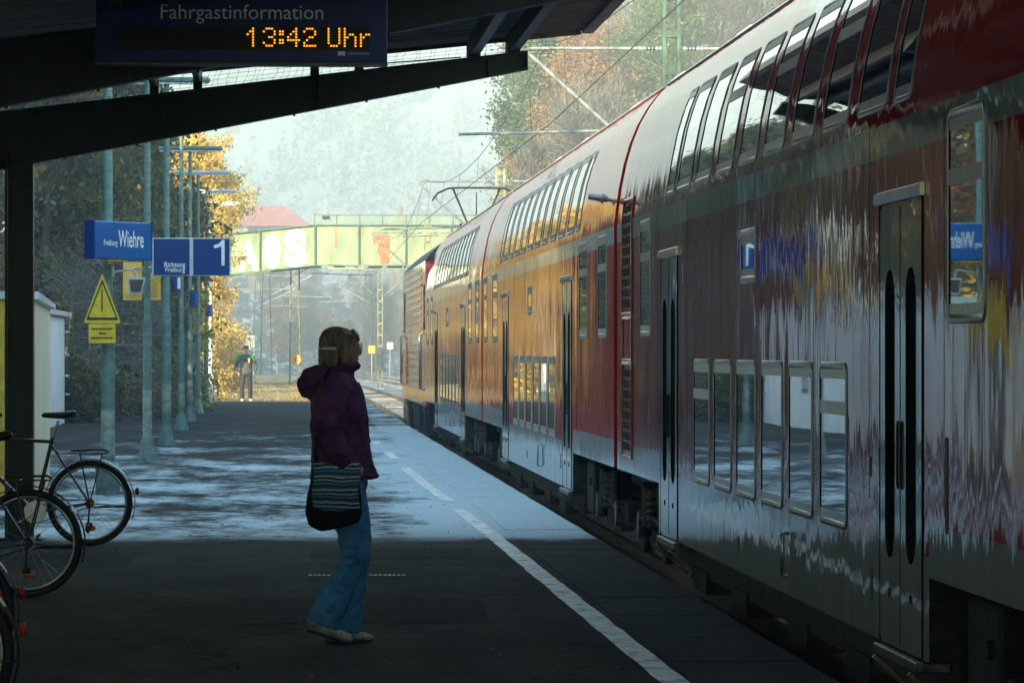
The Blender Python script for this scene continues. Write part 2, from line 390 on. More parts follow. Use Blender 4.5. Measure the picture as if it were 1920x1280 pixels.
nT = 3600; tr_ = np.random.default_rng(12); txx = tr_.uniform(-75, 105, nT); tyy = tr_.uniform(790, 1290, nT); keep = tr_.random(nT) < .55 + .45 * np.sin(txx / 11 + tyy / 37); txx, tyy = txx[keep], tyy[keep]; nT = len(txx); nq = 60
hh_ = tr_.uniform(7, 13, nT); t_ = 1 - tr_.uniform(0, 1, (nT, nq)) ** .7; an_ = tr_.uniform(0, 6.283, (nT, nq)); rd_ = (hh_[:, None] * .17) * (1 - t_) * tr_.uniform(.3, 1, (nT, nq))
pp_ = np.stack([txx[:, None] + rd_ * np.cos(an_), tyy[:, None] + rd_ * np.sin(an_), hillz(txx, tyy)[:, None] + t_ * hh_[:, None]], -1).reshape(-1, 3)
def quads(name, pos, size, mats, dirs=None, aspect=1.5, seed=0):
    r_ = np.random.default_rng(seed); n = len(pos)
    a = r_.normal(size=(n, 3)) if dirs is None else dirs + r_.normal(size=(n, 3)) * .25
    a /= np.linalg.norm(a, axis=1)[:, None] + 1e-9
    b = np.cross(a, r_.normal(size=(n, 3))); b /= np.linalg.norm(b, axis=1)[:, None] + 1e-9
    s = (size * r_.uniform(.6, 1.3, n))[:, None]
    v = np.stack([pos - a * s * aspect / 2, pos + b * s * .5, pos + a * s * aspect / 2, pos - b * s * .5], 1).reshape(-1, 3)
    me = bpy.data.meshes.new(name); me.vertices.add(n * 4); me.loops.add(n * 4); me.polygons.add(n)
    me.vertices.foreach_set('co', v.ravel().astype('f')); me.loops.foreach_set('vertex_index', np.arange(n * 4, dtype='i'))
    me.polygons.foreach_set('loop_start', np.arange(0, n * 4, 4, dtype='i')); me.update(calc_edges=True)
    for m in (mats if isinstance(mats, (list, tuple)) else [mats]): me.materials.append(m)
    return me
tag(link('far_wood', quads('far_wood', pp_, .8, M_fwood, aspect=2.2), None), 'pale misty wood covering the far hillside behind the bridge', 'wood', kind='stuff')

# platform -----------------------------------------------------------
def platform_material(slab=False):
    m, n, b = nodes('platform_slabs' if slab else 'platform_asphalt'); L = n.links.new
    ge = n.nodes.new('ShaderNodeNewGeometry'); sep = n.nodes.new('ShaderNodeSeparateXYZ'); L(ge.outputs['Position'], sep.inputs[0])
    def nz(s, det=6, st=(1, 1, 1), ro=.65):
        mp = n.nodes.new('ShaderNodeMapping'); mp.inputs['Scale'].default_value = st; L(ge.outputs['Position'], mp.inputs[0])
        q = n.nodes.new('ShaderNodeTexNoise'); q.inputs['Scale'].default_value = s; q.inputs['Detail'].default_value = det; q.inputs['Roughness'].default_value = ro; L(mp.outputs[0], q.inputs[0]); return q.outputs[0]
    def mr(src, a, b_, c=0, d=1, smooth=False):
        q = n.nodes.new('ShaderNodeMapRange'); q.inputs[1].default_value = a; q.inputs[2].default_value = b_; q.inputs[3].default_value = c; q.inputs[4].default_value = d
        if smooth: q.interpolation_type = 'SMOOTHSTEP'
        L(src, q.inputs[0]); return q.outputs[0]
    def ma(op, a, c):
        q = n.nodes.new('ShaderNodeMath'); q.operation = op; q.use_clamp = False
        for i, v in enumerate((a, c)):
            if isinstance(v, (int, float)): q.inputs[i].default_value = v
            else: L(v, q.inputs[i])
        return q.outputs[0]
    base = n.nodes.new('ShaderNodeValToRGB'); e = base.color_ramp.elements
    c0, c1 = ((.028, .033, .035), (.060, .066, .066)) if slab else ((.008, .010, .010), (.075, .072, .063))
    e[0].position = .36; e[1].position = .68; e[0].color = (*c0, 1); e[1].color = (*c1, 1)
    vo = n.nodes.new('ShaderNodeTexVoronoi'); vo.feature = 'DISTANCE_TO_EDGE'; vo.inputs['Scale'].default_value = .42; wp_ = n.nodes.new('ShaderNodeVectorMath'); wp_.operation = 'ADD'
    nq = n.nodes.new('ShaderNodeTexNoise'); nq.inputs['Scale'].default_value = 2.5; nq.inputs['Detail'].default_value = 6; L(ge.outputs['Position'], nq.inputs[0]); sc_ = n.nodes.new('ShaderNodeVectorMath'); sc_.operation = 'SCALE'; sc_.inputs[3].default_value = .7; L(nq.outputs['Color'], sc_.inputs[0])
    L(ge.outputs['Position'], wp_.inputs[0]); L(sc_.outputs[0], wp_.inputs[1]); L(wp_.outputs[0], vo.inputs[0]); crack = mr(vo.outputs['Distance'], .0, .012, -.35, 0)
    spots = mr(nz(9, 2, (1, .7, 1)), .70, .74, 0, .35)
    L(ma('ADD', ma('ADD', ma('ADD', ma('MULTIPLY', nz(.9, 6, (1, .35, 1), .75), .75), ma('MULTIPLY', nz(34, 5), .38)), crack), ma('ADD', spots, -.07)), base.inputs[0])
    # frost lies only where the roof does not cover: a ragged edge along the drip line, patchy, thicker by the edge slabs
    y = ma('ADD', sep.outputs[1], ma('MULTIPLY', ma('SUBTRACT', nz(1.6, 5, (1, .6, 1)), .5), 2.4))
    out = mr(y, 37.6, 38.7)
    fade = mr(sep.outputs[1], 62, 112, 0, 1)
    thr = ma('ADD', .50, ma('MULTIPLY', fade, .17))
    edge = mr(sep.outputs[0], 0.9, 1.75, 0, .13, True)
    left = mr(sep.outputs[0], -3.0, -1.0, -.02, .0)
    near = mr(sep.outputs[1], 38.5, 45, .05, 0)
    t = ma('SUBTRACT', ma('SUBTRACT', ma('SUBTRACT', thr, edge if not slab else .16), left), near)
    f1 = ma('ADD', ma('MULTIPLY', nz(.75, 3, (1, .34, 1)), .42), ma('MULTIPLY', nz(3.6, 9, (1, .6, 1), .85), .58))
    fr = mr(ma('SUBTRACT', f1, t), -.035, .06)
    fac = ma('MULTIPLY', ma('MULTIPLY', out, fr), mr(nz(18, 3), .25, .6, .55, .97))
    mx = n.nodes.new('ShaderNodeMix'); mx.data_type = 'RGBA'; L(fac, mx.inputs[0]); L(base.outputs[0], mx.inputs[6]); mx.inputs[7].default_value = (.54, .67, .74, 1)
    L(mx.outputs[2], b.inputs['Base Color']); b.inputs['Roughness'].default_value = .9; b.inputs['Specular IOR Level'].default_value = .06
    bu = n.nodes.new('ShaderNodeBump'); bu.inputs['Distance'].default_value = .004; L(ma('ADD', nz(30, 5), fac), bu.inputs['Height']); L(bu.outputs[0], b.inputs['Normal'])
    return m
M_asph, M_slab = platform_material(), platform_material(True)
mb = MB(); yl = [-60] + list(np.linspace(-20, 142, 60))
def sheet(mb, x0, x1, z, ylist, zb=None):
    for a, b in zip(ylist[:-1], ylist[1:]): mb.add([(x0, a, z), (x1, a, z), (x1, b, z), (x0, b, z)], [(0, 1, 2, 3)])
mb.prism([(-5.05, -0.7), (-5.05, 0.0), (1.95, 0.0), (1.95, -0.7)], 'y', -60, 142)
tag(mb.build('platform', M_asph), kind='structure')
mb = MB(); y = -60.0; rr = random.Random(5)
while y < 141.9:
    dz = rr.uniform(-.004, .003)
    mb.bbox(1.955, 2.64, y + .006, y + .994, -0.22, 0.002 + dz, 0.006); y += 1.0
mb.box(2.0, 2.56, -60, 142, -0.7, -0.221)
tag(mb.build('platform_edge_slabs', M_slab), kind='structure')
# repair patches in the asphalt
M_patch = mat('patched_asphalt', (.022, .022, .021), rough=.9, var=.4, scale=9, bump=.002, spec=.05)
mb = MB()
for (x0, x1, y0, y1) in ((-.35, 1.25, 26.2, 28.9), (-2.9, -1.1, 33.2, 35.4), (.2, 1.5, 34.4, 36.2)):
    mb.add([(x0, y0, .0035), (x1 - .05, y0 + .1, .0035), (x1, y1, .0035), (x0 + .04, y1 - .05, .0035)], [(0, 1, 2, 3)])
tag(mb.build('platform_patches', M_patch, fix=False), kind='structure')
# painted safety line (worn, covered by frost in places)
def line_material():
    m, n, b = nodes('worn_line_paint'); L = n.links.new
    ge = n.nodes.new('ShaderNodeNewGeometry'); q = n.nodes.new('ShaderNodeTexNoise'); q.inputs['Scale'].default_value = 7; q.inputs['Detail'].default_value = 8; q.inputs['Roughness'].default_value = .7
    mp = n.nodes.new('ShaderNodeMapping'); mp.inputs['Scale'].default_value = (1, .5, 1); L(ge.outputs['Position'], mp.inputs[0]); L(mp.outputs[0], q.inputs[0])
    cr = n.nodes.new('ShaderNodeValToRGB'); e = cr.color_ramp.elements; e[0].position = .36; e[1].position = .52; e[0].color = (.17, .18, .18, 1); e[1].color = (.66, .70, .70, 1)
    L(q.outputs[0], cr.inputs[0]); L(cr.outputs[0], b.inputs['Base Color']); b.inputs['Roughness'].default_value = .6; return m
M_line = line_material()
pts = [(-60, 1.93), (0, 1.92), (21.6, 1.855), (38, 1.79), (57.7, 1.655), (80, 1.60), (110, 1.57)]
mb = MB(); ra = random.Random(2)
L_, R_ = [], []
for yy in np.arange(-60, 110.1, 0.5):
    x = float(np.interp(yy, [p[0] for p in pts], [p[1] for p in pts]))
    L_.append((x - .07 + ra.uniform(-.006, .006), yy, .0045)); R_.append((x + .065 + ra.uniform(-.006, .006), yy, .0045))
gaps = [(44.5, 47.5), (61, 66), (70, 76), (79, 84), (87, 95), (98, 110)]
for i in range(len(L_) - 1):
    if any(a < L_[i][1] < b for a, b in gaps): continue
    mb.add([L_[i], R_[i], R_[i + 1], L_[i + 1]], [(0, 1, 2, 3)])
tag(mb.build('platform_line_marking', M_line, fix=False), kind='structure')

# ballast and rails -----------------------------------------------------------
def ballast_material():
    m, n, b = nodes('ballast_stones'); L = n.links.new
    ge = n.nodes.new('ShaderNodeNewGeometry'); v = n.nodes.new('ShaderNodeTexVoronoi'); v.inputs['Scale'].default_value = 16; L(ge.outputs['Position'], v.inputs[0])
    q = n.nodes.new('ShaderNodeTexNoise'); q.inputs['Scale'].default_value = 1.2; q.inputs['Detail'].default_value = 6; L(ge.outputs['Position'], q.inputs[0])
    cr = n.nodes.new('ShaderNodeValToRGB'); e = cr.color_ramp.elements; e[0].color = (.06, .055, .05, 1); e[1].color = (.26, .25, .24, 1); L(v.outputs['Color'], cr.inputs[0])
    c2 = n.nodes.new('ShaderNodeValToRGB'); e = c2.color_ramp.elements; e[0].position = .46; e[1].position = .62; e[0].color = (0, 0, 0, 1); e[1].color = (.8, .8, .8, 1); L(q.outputs[0], c2.inputs[0])
    mx = n.nodes.new('ShaderNodeMix'); mx.data_type = 'RGBA'; L(c2.outputs[0], mx.inputs[0]); L(cr.outputs[0], mx.inputs[6]); mx.inputs[7].default_value = (.5, .55, .6, 1)
    L(mx.outputs[2], b.inputs['Base Color']); b.inputs['Roughness'].default_value = .9
    bu = n.nodes.new('ShaderNodeBump'); bu.inputs['Distance'].default_value = .03; L(v.outputs['Distance'], bu.inputs['Height']); L(bu.outputs[0], b.inputs['Normal'])
    return m
mb = MB(); yl = list(np.arange(-60, 700, 8.0))
for a, b in zip(yl[:-1], yl[1:]):
    mb.add([(2.57 + bend(a), a, -.585), (11.5 + bend(a), a, -.585), (11.5 + bend(b), b, -.585), (2.57 + bend(b), b, -.585)], [(0, 1, 2, 3)])
tag(mb.build('ballast', ballast_material(), fix=False), kind='structure')
TC = 4.30
M_rail = mat('rail_steel', (0.22, 0.15, 0.10), rough=0.5, metal=0.5, var=0.3, scale=10)
M_sleep = mat('concrete_sleeper', (0.30, 0.29, 0.27), rough=0.85, var=0.25, scale=8)
for k, tcx in enumerate((TC, TC + 4.2)):
    mb = MB()
    for s_ in (-.7525, .7525):
        for a, b in zip(yl[:-1], yl[1:]):
            for (hw, z0, z1) in ((.036, -.42, -.38), (.01, -.51, -.42), (.07, -.53, -.51)):
                xa, xb = tcx + s_ + bend(a), tcx + s_ + bend(b)
                mb.add([(xa - hw, a, z0), (xa + hw, a, z0), (xa + hw, a, z1), (xa - hw, a, z1), (xb - hw, b, z0), (xb + hw, b, z0), (xb + hw, b, z1), (xb - hw, b, z1)],
                       [(0, 4, 5, 1), (1, 5, 6, 2), (2, 6, 7, 3), (3, 7, 4, 0)])
    tag(mb.build('rails', M_rail), kind='structure')
    mb = MB(); y = -10.0
    while y < 330:
        xx = tcx + bend(y); mb.box(xx - 1.3, xx + 1.3, y - .12, y + .12, -.60, -.531); y += .6
    tag(mb.build('sleepers', M_sleep), kind='structure')

# drain grate in the asphalt behind the woman's feet
g = thing('drain_grate', 'short line of bright metal slots in the dark platform behind the feet of the woman', 'drain', (0.52, 31.8, 0))
mb = MB(); mb.box(-.345, .345, -.05, .05, 0.001, 0.005); mb.build('frame', M_under, g)
mb = MB()
for i in range(21): mb.box(-.325 + i * .0325 - .010, -.325 + i * .0325 + .010, -.042, .042, .0055, .011)
mb.build('slots', mat('bright_studs', (.62, .66, .66), rough=.5, var=.1), g)
# leaves and grit on the asphalt
mb = MB(); ra = random.Random(11)
for i in range(420):
    x, y = ra.uniform(-4.5, 1.7), ra.uniform(20, 60); s = ra.uniform(.006, .022); a = ra.uniform(0, 6.3); dz = ra.uniform(.002, .012)
    c, d = math.cos(a) * s, math.sin(a) * s
    mb.add([(x + c, y + d * 2, .003), (x - d, y + c * 2, .004 + dz), (x - c, y - d * 2, .003), (x + d, y - c * 2, .004 + dz * .5)], [(0, 1, 2, 3)])
tag(mb.build('fallen_leaves', leaf_mat('dead_leaves', [(.03, .02, .012), (.12, .07, .03), (.25, .2, .14)], 0.1, 3.0), fix=False), 'scattered dead leaves and grit on the dark platform', 'leaves', kind='stuff')

# ================================================================== canopy
cz = thing('platform_canopy', 'dark steel platform canopy with tapered beams and boarded underside, over the near platform', 'canopy', (-2.25, 38, 0))
RX, RE = 2.66, 38.75         # outer edge, far end
def roofz(x): return 4.295 - (RX - x) * .10
# roof boards (laid across), open-ended slab
mb = MB(); y = -24.0; ra = random.Random(4)
while y < RE - .01:
    dz = ra.uniform(0, .006); z0, z1 = roofz(RX - .12) + dz, roofz(-3.25) + dz
    y1 = min(y + .145, RE)
    mb.add([(RX - .12, y + .004, z0), (-3.25, y + .004, z1), (-3.25, y1, z1), (RX - .12, y1, z0), (RX - .12, y + .004, z0 + .022), (-3.25, y + .004, z1 + .022), (-3.25, y1, z1 + .022), (RX - .12, y1, z0 + .022)],
           [(0, 1, 2, 3), (7, 6, 5, 4), (0, 4, 5, 1), (1, 5, 6, 2), (2, 6, 7, 3), (3, 7, 4, 0)]); y += .149
mb.build('ceiling_boards', M_wood, cz, True)
mb = MB(); mb.add([(RX - .1, -24, roofz(RX) + .05), (-3.25, -24, roofz(-3.25) + .03), (-3.25, RE + .02, roofz(-3.25) + .03), (RX - .1, RE + .02, roofz(RX) + .05),
                   (RX - .1, -24, roofz(RX) + .10), (-3.25, -24, roofz(-3.25) + .09), (-3.25, RE + .02, roofz(-3.25) + .09), (RX - .1, RE + .02, roofz(RX) + .10)],
                  [(0, 1, 2, 3), (7, 6, 5, 4), (0, 4, 5, 1), (1, 5, 6, 2), (2, 6, 7, 3), (3, 7, 4, 0)])
mb.build('roof_sheet', M_fascia, cz, True)
mb = MB(); mb.prism([(RX - .115, roofz(RX) - .03), (RX - .02, roofz(RX) - .03), (RX + .03, roofz(RX) + .16), (RX - .095, roofz(RX) + .16)], 'y', -24, RE + .03)
mb.build('edge_fascia', M_fascia, cz, True)
mb = MB(); mb.add([(RX - .12, RE + .002, roofz(RX) - .04), (-3.25, RE + .002, roofz(-3.25) - .04), (-3.25, RE + .002, roofz(-3.25) + .10), (RX - .12, RE + .002, roofz(RX) + .1),
                   (RX - .12, RE + .03, roofz(RX) - .04), (-3.25, RE + .03, roofz(-3.25) - .04), (-3.25, RE + .03, roofz(-3.25) + .10), (RX - .12, RE + .03, roofz(RX) + .1)],
                  [(0, 1, 2, 3), (7, 6, 5, 4), (0, 4, 5, 1), (1, 5, 6, 2), (2, 6, 7, 3), (3, 7, 4, 0)])
mb.build('end_fascia', M_fascia, cz, True)
def topz(x): return 4.062 - (2.03 - x) * .118
def botz(x): return 3.905 - (2.03 - x) * .193
for by in (38.0, 30.0, 22.0, 14.0, 6.0, -2.0, -10.0, -18.0):
    mb = MB(); d = .012
    xs_ = list(np.linspace(-2.45, 2.03, 12))
    for a, b in zip(xs_[:-1], xs_[1:]):
        ya, yb = by - d / 2, by + d / 2
        vs = [(x, yy, z) for x in (a, b) for yy in (ya, yb) for z in (botz(x) + .012, topz(x) - .012)]
        mb.add(vs, [(0, 1, 3, 2), (4, 6, 7, 5), (0, 4, 5, 1), (2, 3, 7, 6)])
        for zf, sg in ((botz, 1), (topz, -1)):
            z0a, z0b = zf(a), zf(b)
            mb.add([(a, by - .085, z0a), (a, by + .085, z0a), (b, by + .085, z0b), (b, by - .085, z0b), (a, by - .085, z0a + sg * .014), (a, by + .085, z0a + sg * .014), (b, by + .085, z0b + sg * .014), (b, by - .085, z0b + sg * .014)],
                   [(0, 1, 2, 3), (7, 6, 5, 4), (0, 4, 5, 1), (1, 5, 6, 2), (2, 6, 7, 3), (3, 7, 4, 0)])
    mb.box(2.03, 2.042, by - .085, by + .085, botz(2.03), topz(2.03))
    for x in (-1.0, .31, 1.72): # web stiffeners
        mb.box(x - .006, x + .006, by - .08, by + .08, botz(x) + .02, topz(x) - .02)
    for x in (1.3, .7, .1, -.55, -1.2, -1.8):
        mb.tube([(x, by - .05, botz(x) - .018), (x, by - .05, botz(x) + .002)], .012, 6)
    # the short arm behind the post
    mb.prism([(-2.45, 3.54), (-3.2, 3.47), (-3.2, 3.05), (-2.45, 2.95)], 'y', by - .06, by + .06)
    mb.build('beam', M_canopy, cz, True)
    mb = MB()
    mb.box(-2.27, -2.257 + .19, by - .007, by + .007, 0.02, 3.12)
    mb.box(-2.29, -2.272, by - .1, by + .1, 0, 3.2); mb.box(-2.075, -2.057, by - .1, by + .1, 0, 3.12)
    mb.bbox(-2.4, -1.98, by - .18, by + .18, 0, .025, .004)
    for sx in (-2.36, -2.02):
        for sy in (-.14, .14): mb.tube([(sx, by + sy, .02), (sx, by + sy, .05)], .014, 6)
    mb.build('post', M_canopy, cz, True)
    mb = MB(); mb.tube([(-2.42, by - .14, 0.05), (-2.42, by - .14, 1.3), (-2.42, by - .14, 3.2)], .06, 12); mb.tube([(-2.42, by - .14, .9), (-2.42, by - .14, 1.0)], .068, 12)
    mb.build('downpipe', mat('brown_downpipe', (.10, .065, .03), rough=.45, var=.4, scale=4) if by == 38.0 else bpy.data.materials['brown_downpipe'], cz, True)
for x in (-3.1, -1.06, -.70, .27, .64, 1.60, 1.93):
    w_ = .05 if x < 1 else .075
    mb = MB(); zt = roofz(x) - .002; zb = roofz(x) - .165
    mb.box(x - w_ / 2, x + w_ / 2, -24, RE - .01, zb, zt)
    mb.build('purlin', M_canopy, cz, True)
    mb = MB()
    for by in (38.0, 30.0, 22.0, 14.0, 6.0, -2.0):
        if x > -2.4:
            mb = MB(); mb.box(x - w_ / 2 - .012, x + w_ / 2 + .012, by - .07, by + .07, topz(x) + .001, zb + .05); mb.build('purlin_bracket', M_canopy, cz, True)
# bird netting slung between the beam and the boards at the end bay
mb = MB(); ra = random.Random(8)
def netline(a, b, sag):
    n_ = 5; pts_ = []
    for i in range(n_ + 1):
        t = i / n_; p = Vector(a).lerp(Vector(b), t); p.x += sag * math.sin(math.pi * t) + ra.uniform(-.006, .006); pts_.append(p)
    mb.tube(pts_, .0016, 3, False)
x = -1.9
while x < 2.3:
    netline((x, 38.3, topz(min(x, 2.0)) + .0), (x + .05, 38.62, roofz(x) - .0), ra.uniform(-.03, .04)); x += .062
for k in range(6):
    t = k / 5; pts_ = [(xx, 38.3 + .32 * t, (topz(min(xx, 2.0))) * (1 - t) + roofz(xx) * t + ra.uniform(-.004, .004)) for xx in np.linspace(-1.9, 2.3, 30)]
    mb.tube(pts_, .0016, 3, False)
mb.tube([(.35, 38.4, topz(.35) + .10), (.9, 38.35, topz(.9) + .055), (1.5, 38.3, topz(1.5) + .03)], .006, 5)
mb.build('bird_net', M_under, cz, True)

# passenger information display --------------------------------------------------
DY = 29.6; SC = DY / F
x0, x1 = (181 - XV) * SC, (726 - XV) * SC; zb = EYE + (YV - 118) * SC; zt = zb + .50
d = thing('information_display', 'dark blue hanging display box reading Fahrgastinformation with an amber clock line', 'display', (0, DY, zb))
mb = MB(); mb.bbox(x0, x1, DY, DY + .22, zb, zt, .006); mb.build('housing', M_navy, d, True)
mb = MB(); mb.bbox(x0 - .004, x1 + .004, DY - .012, DY + .23, zb - .016, zb - .001, .003); mb.build('bottom_rail', M_fascia, d, True)
mb = MB(); mb.box((218 - XV) * SC, (692 - XV) * SC, DY - .004, DY - .001, EYE + (YV - 95) * SC, EYE + (YV - 52) * SC); mb.build('screen', M_black, d, True)
text_obj('lettering', 'Fahrgastinformation', M_greyt, d, face_front((302 - XV) * SC, -.003, (EYE + (YV - 46) * SC) - zb), w=304 * SC, h=36 * SC)
text_obj('small_lettering', 'information', M_greyt, d, face_front((652 - XV) * SC, -.003, EYE + (YV - 103) * SC - zb), w=40 * SC, h=5 * SC)
mb = MB(); mb.box((633 - XV) * SC, (647 - XV) * SC, DY - .003, DY - .001, EYE + (YV - 105) * SC, EYE + (YV - 97) * SC); mb.build('small_badge', M_greyt, d, True)
FONT = {'1': ["00100", "01100", "10100", "00100", "00100", "00100", "00100"], '3': ["01110", "10001", "00001", "00110", "00001", "10001", "01110"],
        ':': ["00", "11", "11", "00", "11", "11", "00"], '4': ["00010", "00110", "01010", "10010", "11111", "00010", "00010"],
        '2': ["01110", "10001", "00001", "00110", "01000", "10000", "11111"], ' ': ["00"] * 7,
        'U': ["10001", "10001", "10001", "10001", "10001", "10001", "01110"], 'h': ["10000", "10000", "10110", "11001", "10001", "10001", "10001"], 'r': ["000", "000", "1011", "1100", "1000", "1000", "1000"]}
mb = MB(); cols = []; cx = 0
for ch in "13:42 Uhr":
    g_ = FONT[ch]; wd = max(len(r_) for r_ in g_)
    for j, r_ in enumerate(g_):
        for i, c in enumerate(r_):
            if c == '1': cols.append((cx + i, j))
    cx += wd + 1
tot = cx - 2
for i, j in cols:
    px = 463 + (690 - 463) * (i + .3) / tot; py = 55 + 32 * j / 6
    p = Vector(((px - XV) * SC, DY - .0065, EYE + (YV - py) * SC)); rr_ = 2.0 * SC
    mb.add([p + Vector((rr_ * math.cos(a * math.pi / 4), 0, rr_ * math.sin(a * math.pi / 4))) for a in range(8)] + [p + Vector((rr_ * math.cos(a * math.pi / 4), .002, rr_ * math.sin(a * math.pi / 4))) for a in range(8)],
           [tuple(range(8)), tuple(range(15, 7, -1))] + [(a, a + 8, (a + 1) % 8 + 8, (a + 1) % 8) for a in range(8)])
mb.build('clock_line', M_led, d, True)
for x in (-.75, .2):
    mb = MB(); mb.tube([(x, DY + .11, zt), (x, DY + .11, roofz(x) + .01)], .018, 8); mb.build('hanger', M_canopy, d, True)

# ================================================================== unseen building added left of the frame to block sun and sky
sb = thing('shade_building', 'pale station building behind the platform, left of the canopy posts', 'building', (-13, 10, 0))
mb = MB(); mb.box(-20, -7.4, -40, 56, -.3, 10.4); mb.build('wall', mat('ochre_shade_building_render', (.42, .35, .26), rough=.85, var=.12, scale=1, bump=.004), sb, True)  # wall colour lightened to bounce warm light toward the coach
mb = MB(); mb.prism([(-20.7, 10.4), (-6.7, 10.4), (-13.7, 14.6)], 'y', -40.6, 56.6); mb.build('roof', M_rooft, sb, True)
for i in range(16):
    yy = -36 + i * 5.6
    for z0 in (1.0, 4.4, 7.6):
        mb = MB(); mb.bbox(-7.42, -7.36, yy - .6, yy + .6, z0, z0 + 1.9, .01); wn = mb.build('window', M_wwall, sb, True)
        mb = MB(); mb.box(-7.358, -7.35, yy - .5, yy + .5, z0 + .1, z0 + 1.8); mb.build('pane', M_glass, wn, True)

# ================================================================== low sheds on the left
sh = thing('yellow_shed', 'cream shed with an ochre corner strip and pale metal cap, just past the canopy post', 'shed', (-3.6, 50.5, 0))
mb = MB(); mb.box(-5.0, -2.66, 49.05, 52.6, 0, 2.12); mb.build('wall', M_cream, sh, True)
mb = MB(); mb.box(-5.02, -2.645, 49.0, 49.048, 0, 2.12); mb.build('corner_trim', M_yellow_wall, sh, True)
mb = MB(); mb.prism([(48.95, 2.121), (52.68, 2.045), (52.68, 2.10), (48.95, 2.20)], 'x', -5.06, -2.60); mb.build('roof', M_cap, sh, True)
s2 = thing('white_shed', 'long low white shed with graffiti on its platform side and a pale blue roof edge', 'shed', (-5.6, 85, 0))
mb = MB(); mb.box(-6.6, -4.72, 71, 99.5, -.02, 2.30); mb.build('wall', M_wwall, s2, True)
mb = MB(); mb.prism([(-6.75, 2.301), (-4.60, 2.301), (-4.60, 2.40), (-6.75, 2.50)], 'y', 70.8, 99.7); mb.build('roof', M_cap, s2, True)
Mg = Matrix(((0, 0, 1, -4.716 + 4.72 - 4.715 + 5.6), (1, 0, 0, 0), (0, 1, 0, 0), (0, 0, 0, 1)))
def side_right(x, y, z):   # text on a face looking +x, read from +x side
    return Matrix(((0, 0, 1, x), (1, 0, 0, y), (0, 1, 0, z), (0, 0, 0, 1)))
text_obj('graffiti', 'wra', M_black, s2, side_right(.886, 3.6, .70), w=3.4, h=.62)
for yy in (76, 81.0):
    mb = MB(); mb.bbox(-4.722, -4.66, yy - .5, yy + .5, .05, 2.0, .01); mb.build('door', mat('shed_door', (.45, .5, .5), var=.1) if yy == 76 else bpy.data.materials['shed_door'], s2, True)
for i, z in enumerate((1.95, 1.45, 1.0, .6)):
    mb = MB(); mb.box(-4.72, -4.60, 99.2, 99.26, z, z + .05); mb.build('hinge', M_galv, s2, True)

# ================================================================== lamp posts and other poles on the platform
posts = [(-1.90, 50.0, 't', 'nearest pole, stepped grey-green steel, carrying the blue name sign and the yellow warning triangle'),
         (-1.93, 65.6, 'n', 'grey-green pole beside the blue track number sign, second nearest of the row'),
         (-1.905, 75.5, 'l', 'third lamp post of the row, pale lower band, rising behind the blue track sign'),
         (-1.98, 90.0, 'n', 'slim grey-green pole carrying a small pale blue box sign, fourth of the row'),
         (-2.03, 101.0, 'l', 'lamp post with the largest and highest visible flat lamp head'),
         (-2.10, 114.5, 'l', 'lamp post with the second highest visible flat lamp head'),
         (-2.12, 128.0, 'l', 'lamp post with a sunlit white flat head, third of the visible heads'),
         (-2.17, 138.5, 'l', 'pale sunlit lamp post farthest along the platform, lowest lamp head')]
for i, (x, y, kind, lab) in enumerate(posts):
    last = i >= 7
    o = thing('lamp_post', lab, 'lamp post' if kind == 'l' else 'pole', (x, y, 0), 0, 'posts in a row along the platform')
    zt = 5.98
    low, up = (.077, .054) if i < 3 else (.065, .045)
    if i == 1: low, up = .066, .05
    mb = MB(); z1 = [2.05, 2.0, 2.2, 2.0][i] if i < 4 else 2.0
    mb.tube([(0, 0, .1), (0, 0, z1 - .03), (0, 0, z1 + .03), (0, 0, zt)], [low, low, up, up * .85], 14)
    mb.build('pole', M_pole if not last else M_cap, o)  # farthest pole takes a pale colour standing in for sunlight
    if i < 5:
        b0, b1 = [(.42, .92), (.28, 1.0), (.55, 1.02), (.5, .95), (.5, .9)][i]
        mb = MB(); mb.tube([(0, 0, b0), (0, 0, b1)], low + .002, 14); mb.build('pale_band', M_pole_l, o)
    if i == 0:
        mb = MB(); mb.tube([(0, 0, 0), (0, 0, .30)], .135, 16); mb.tube([(0, 0, .30), (0, 0, .36)], [.135, .09], 16); mb.build('collar', M_pole, o)
    else:
        mb = MB(); mb.tube([(0, 0, 0), (0, 0, .09), (0, 0, .11), (0, 0, .26), (0, 0, .34)], [.15, .14, .115, .10, low], 14); mb.build('collar', M_pole, o)
    if kind in 'ln' or i == 0:
        hw = .72; ox = .0 if i < 5 else (.08 if i < 6 else .13)
        if i in (0, 1): hw = .70
        mb = MB(); mb.bbox(ox - hw, ox + hw, -.13, .13, zt, zt + .09, .03); mb.build('lamp_head', M_pole if i < 5 else M_cap, o)  # farther heads are pale too, the sun on them put into the colour
        mb = MB(); mb.bbox(ox - hw + .05, ox + hw - .05, -.1, .1, zt - .02, zt + .002, .006); mb.build('diffuser', M_white, o)

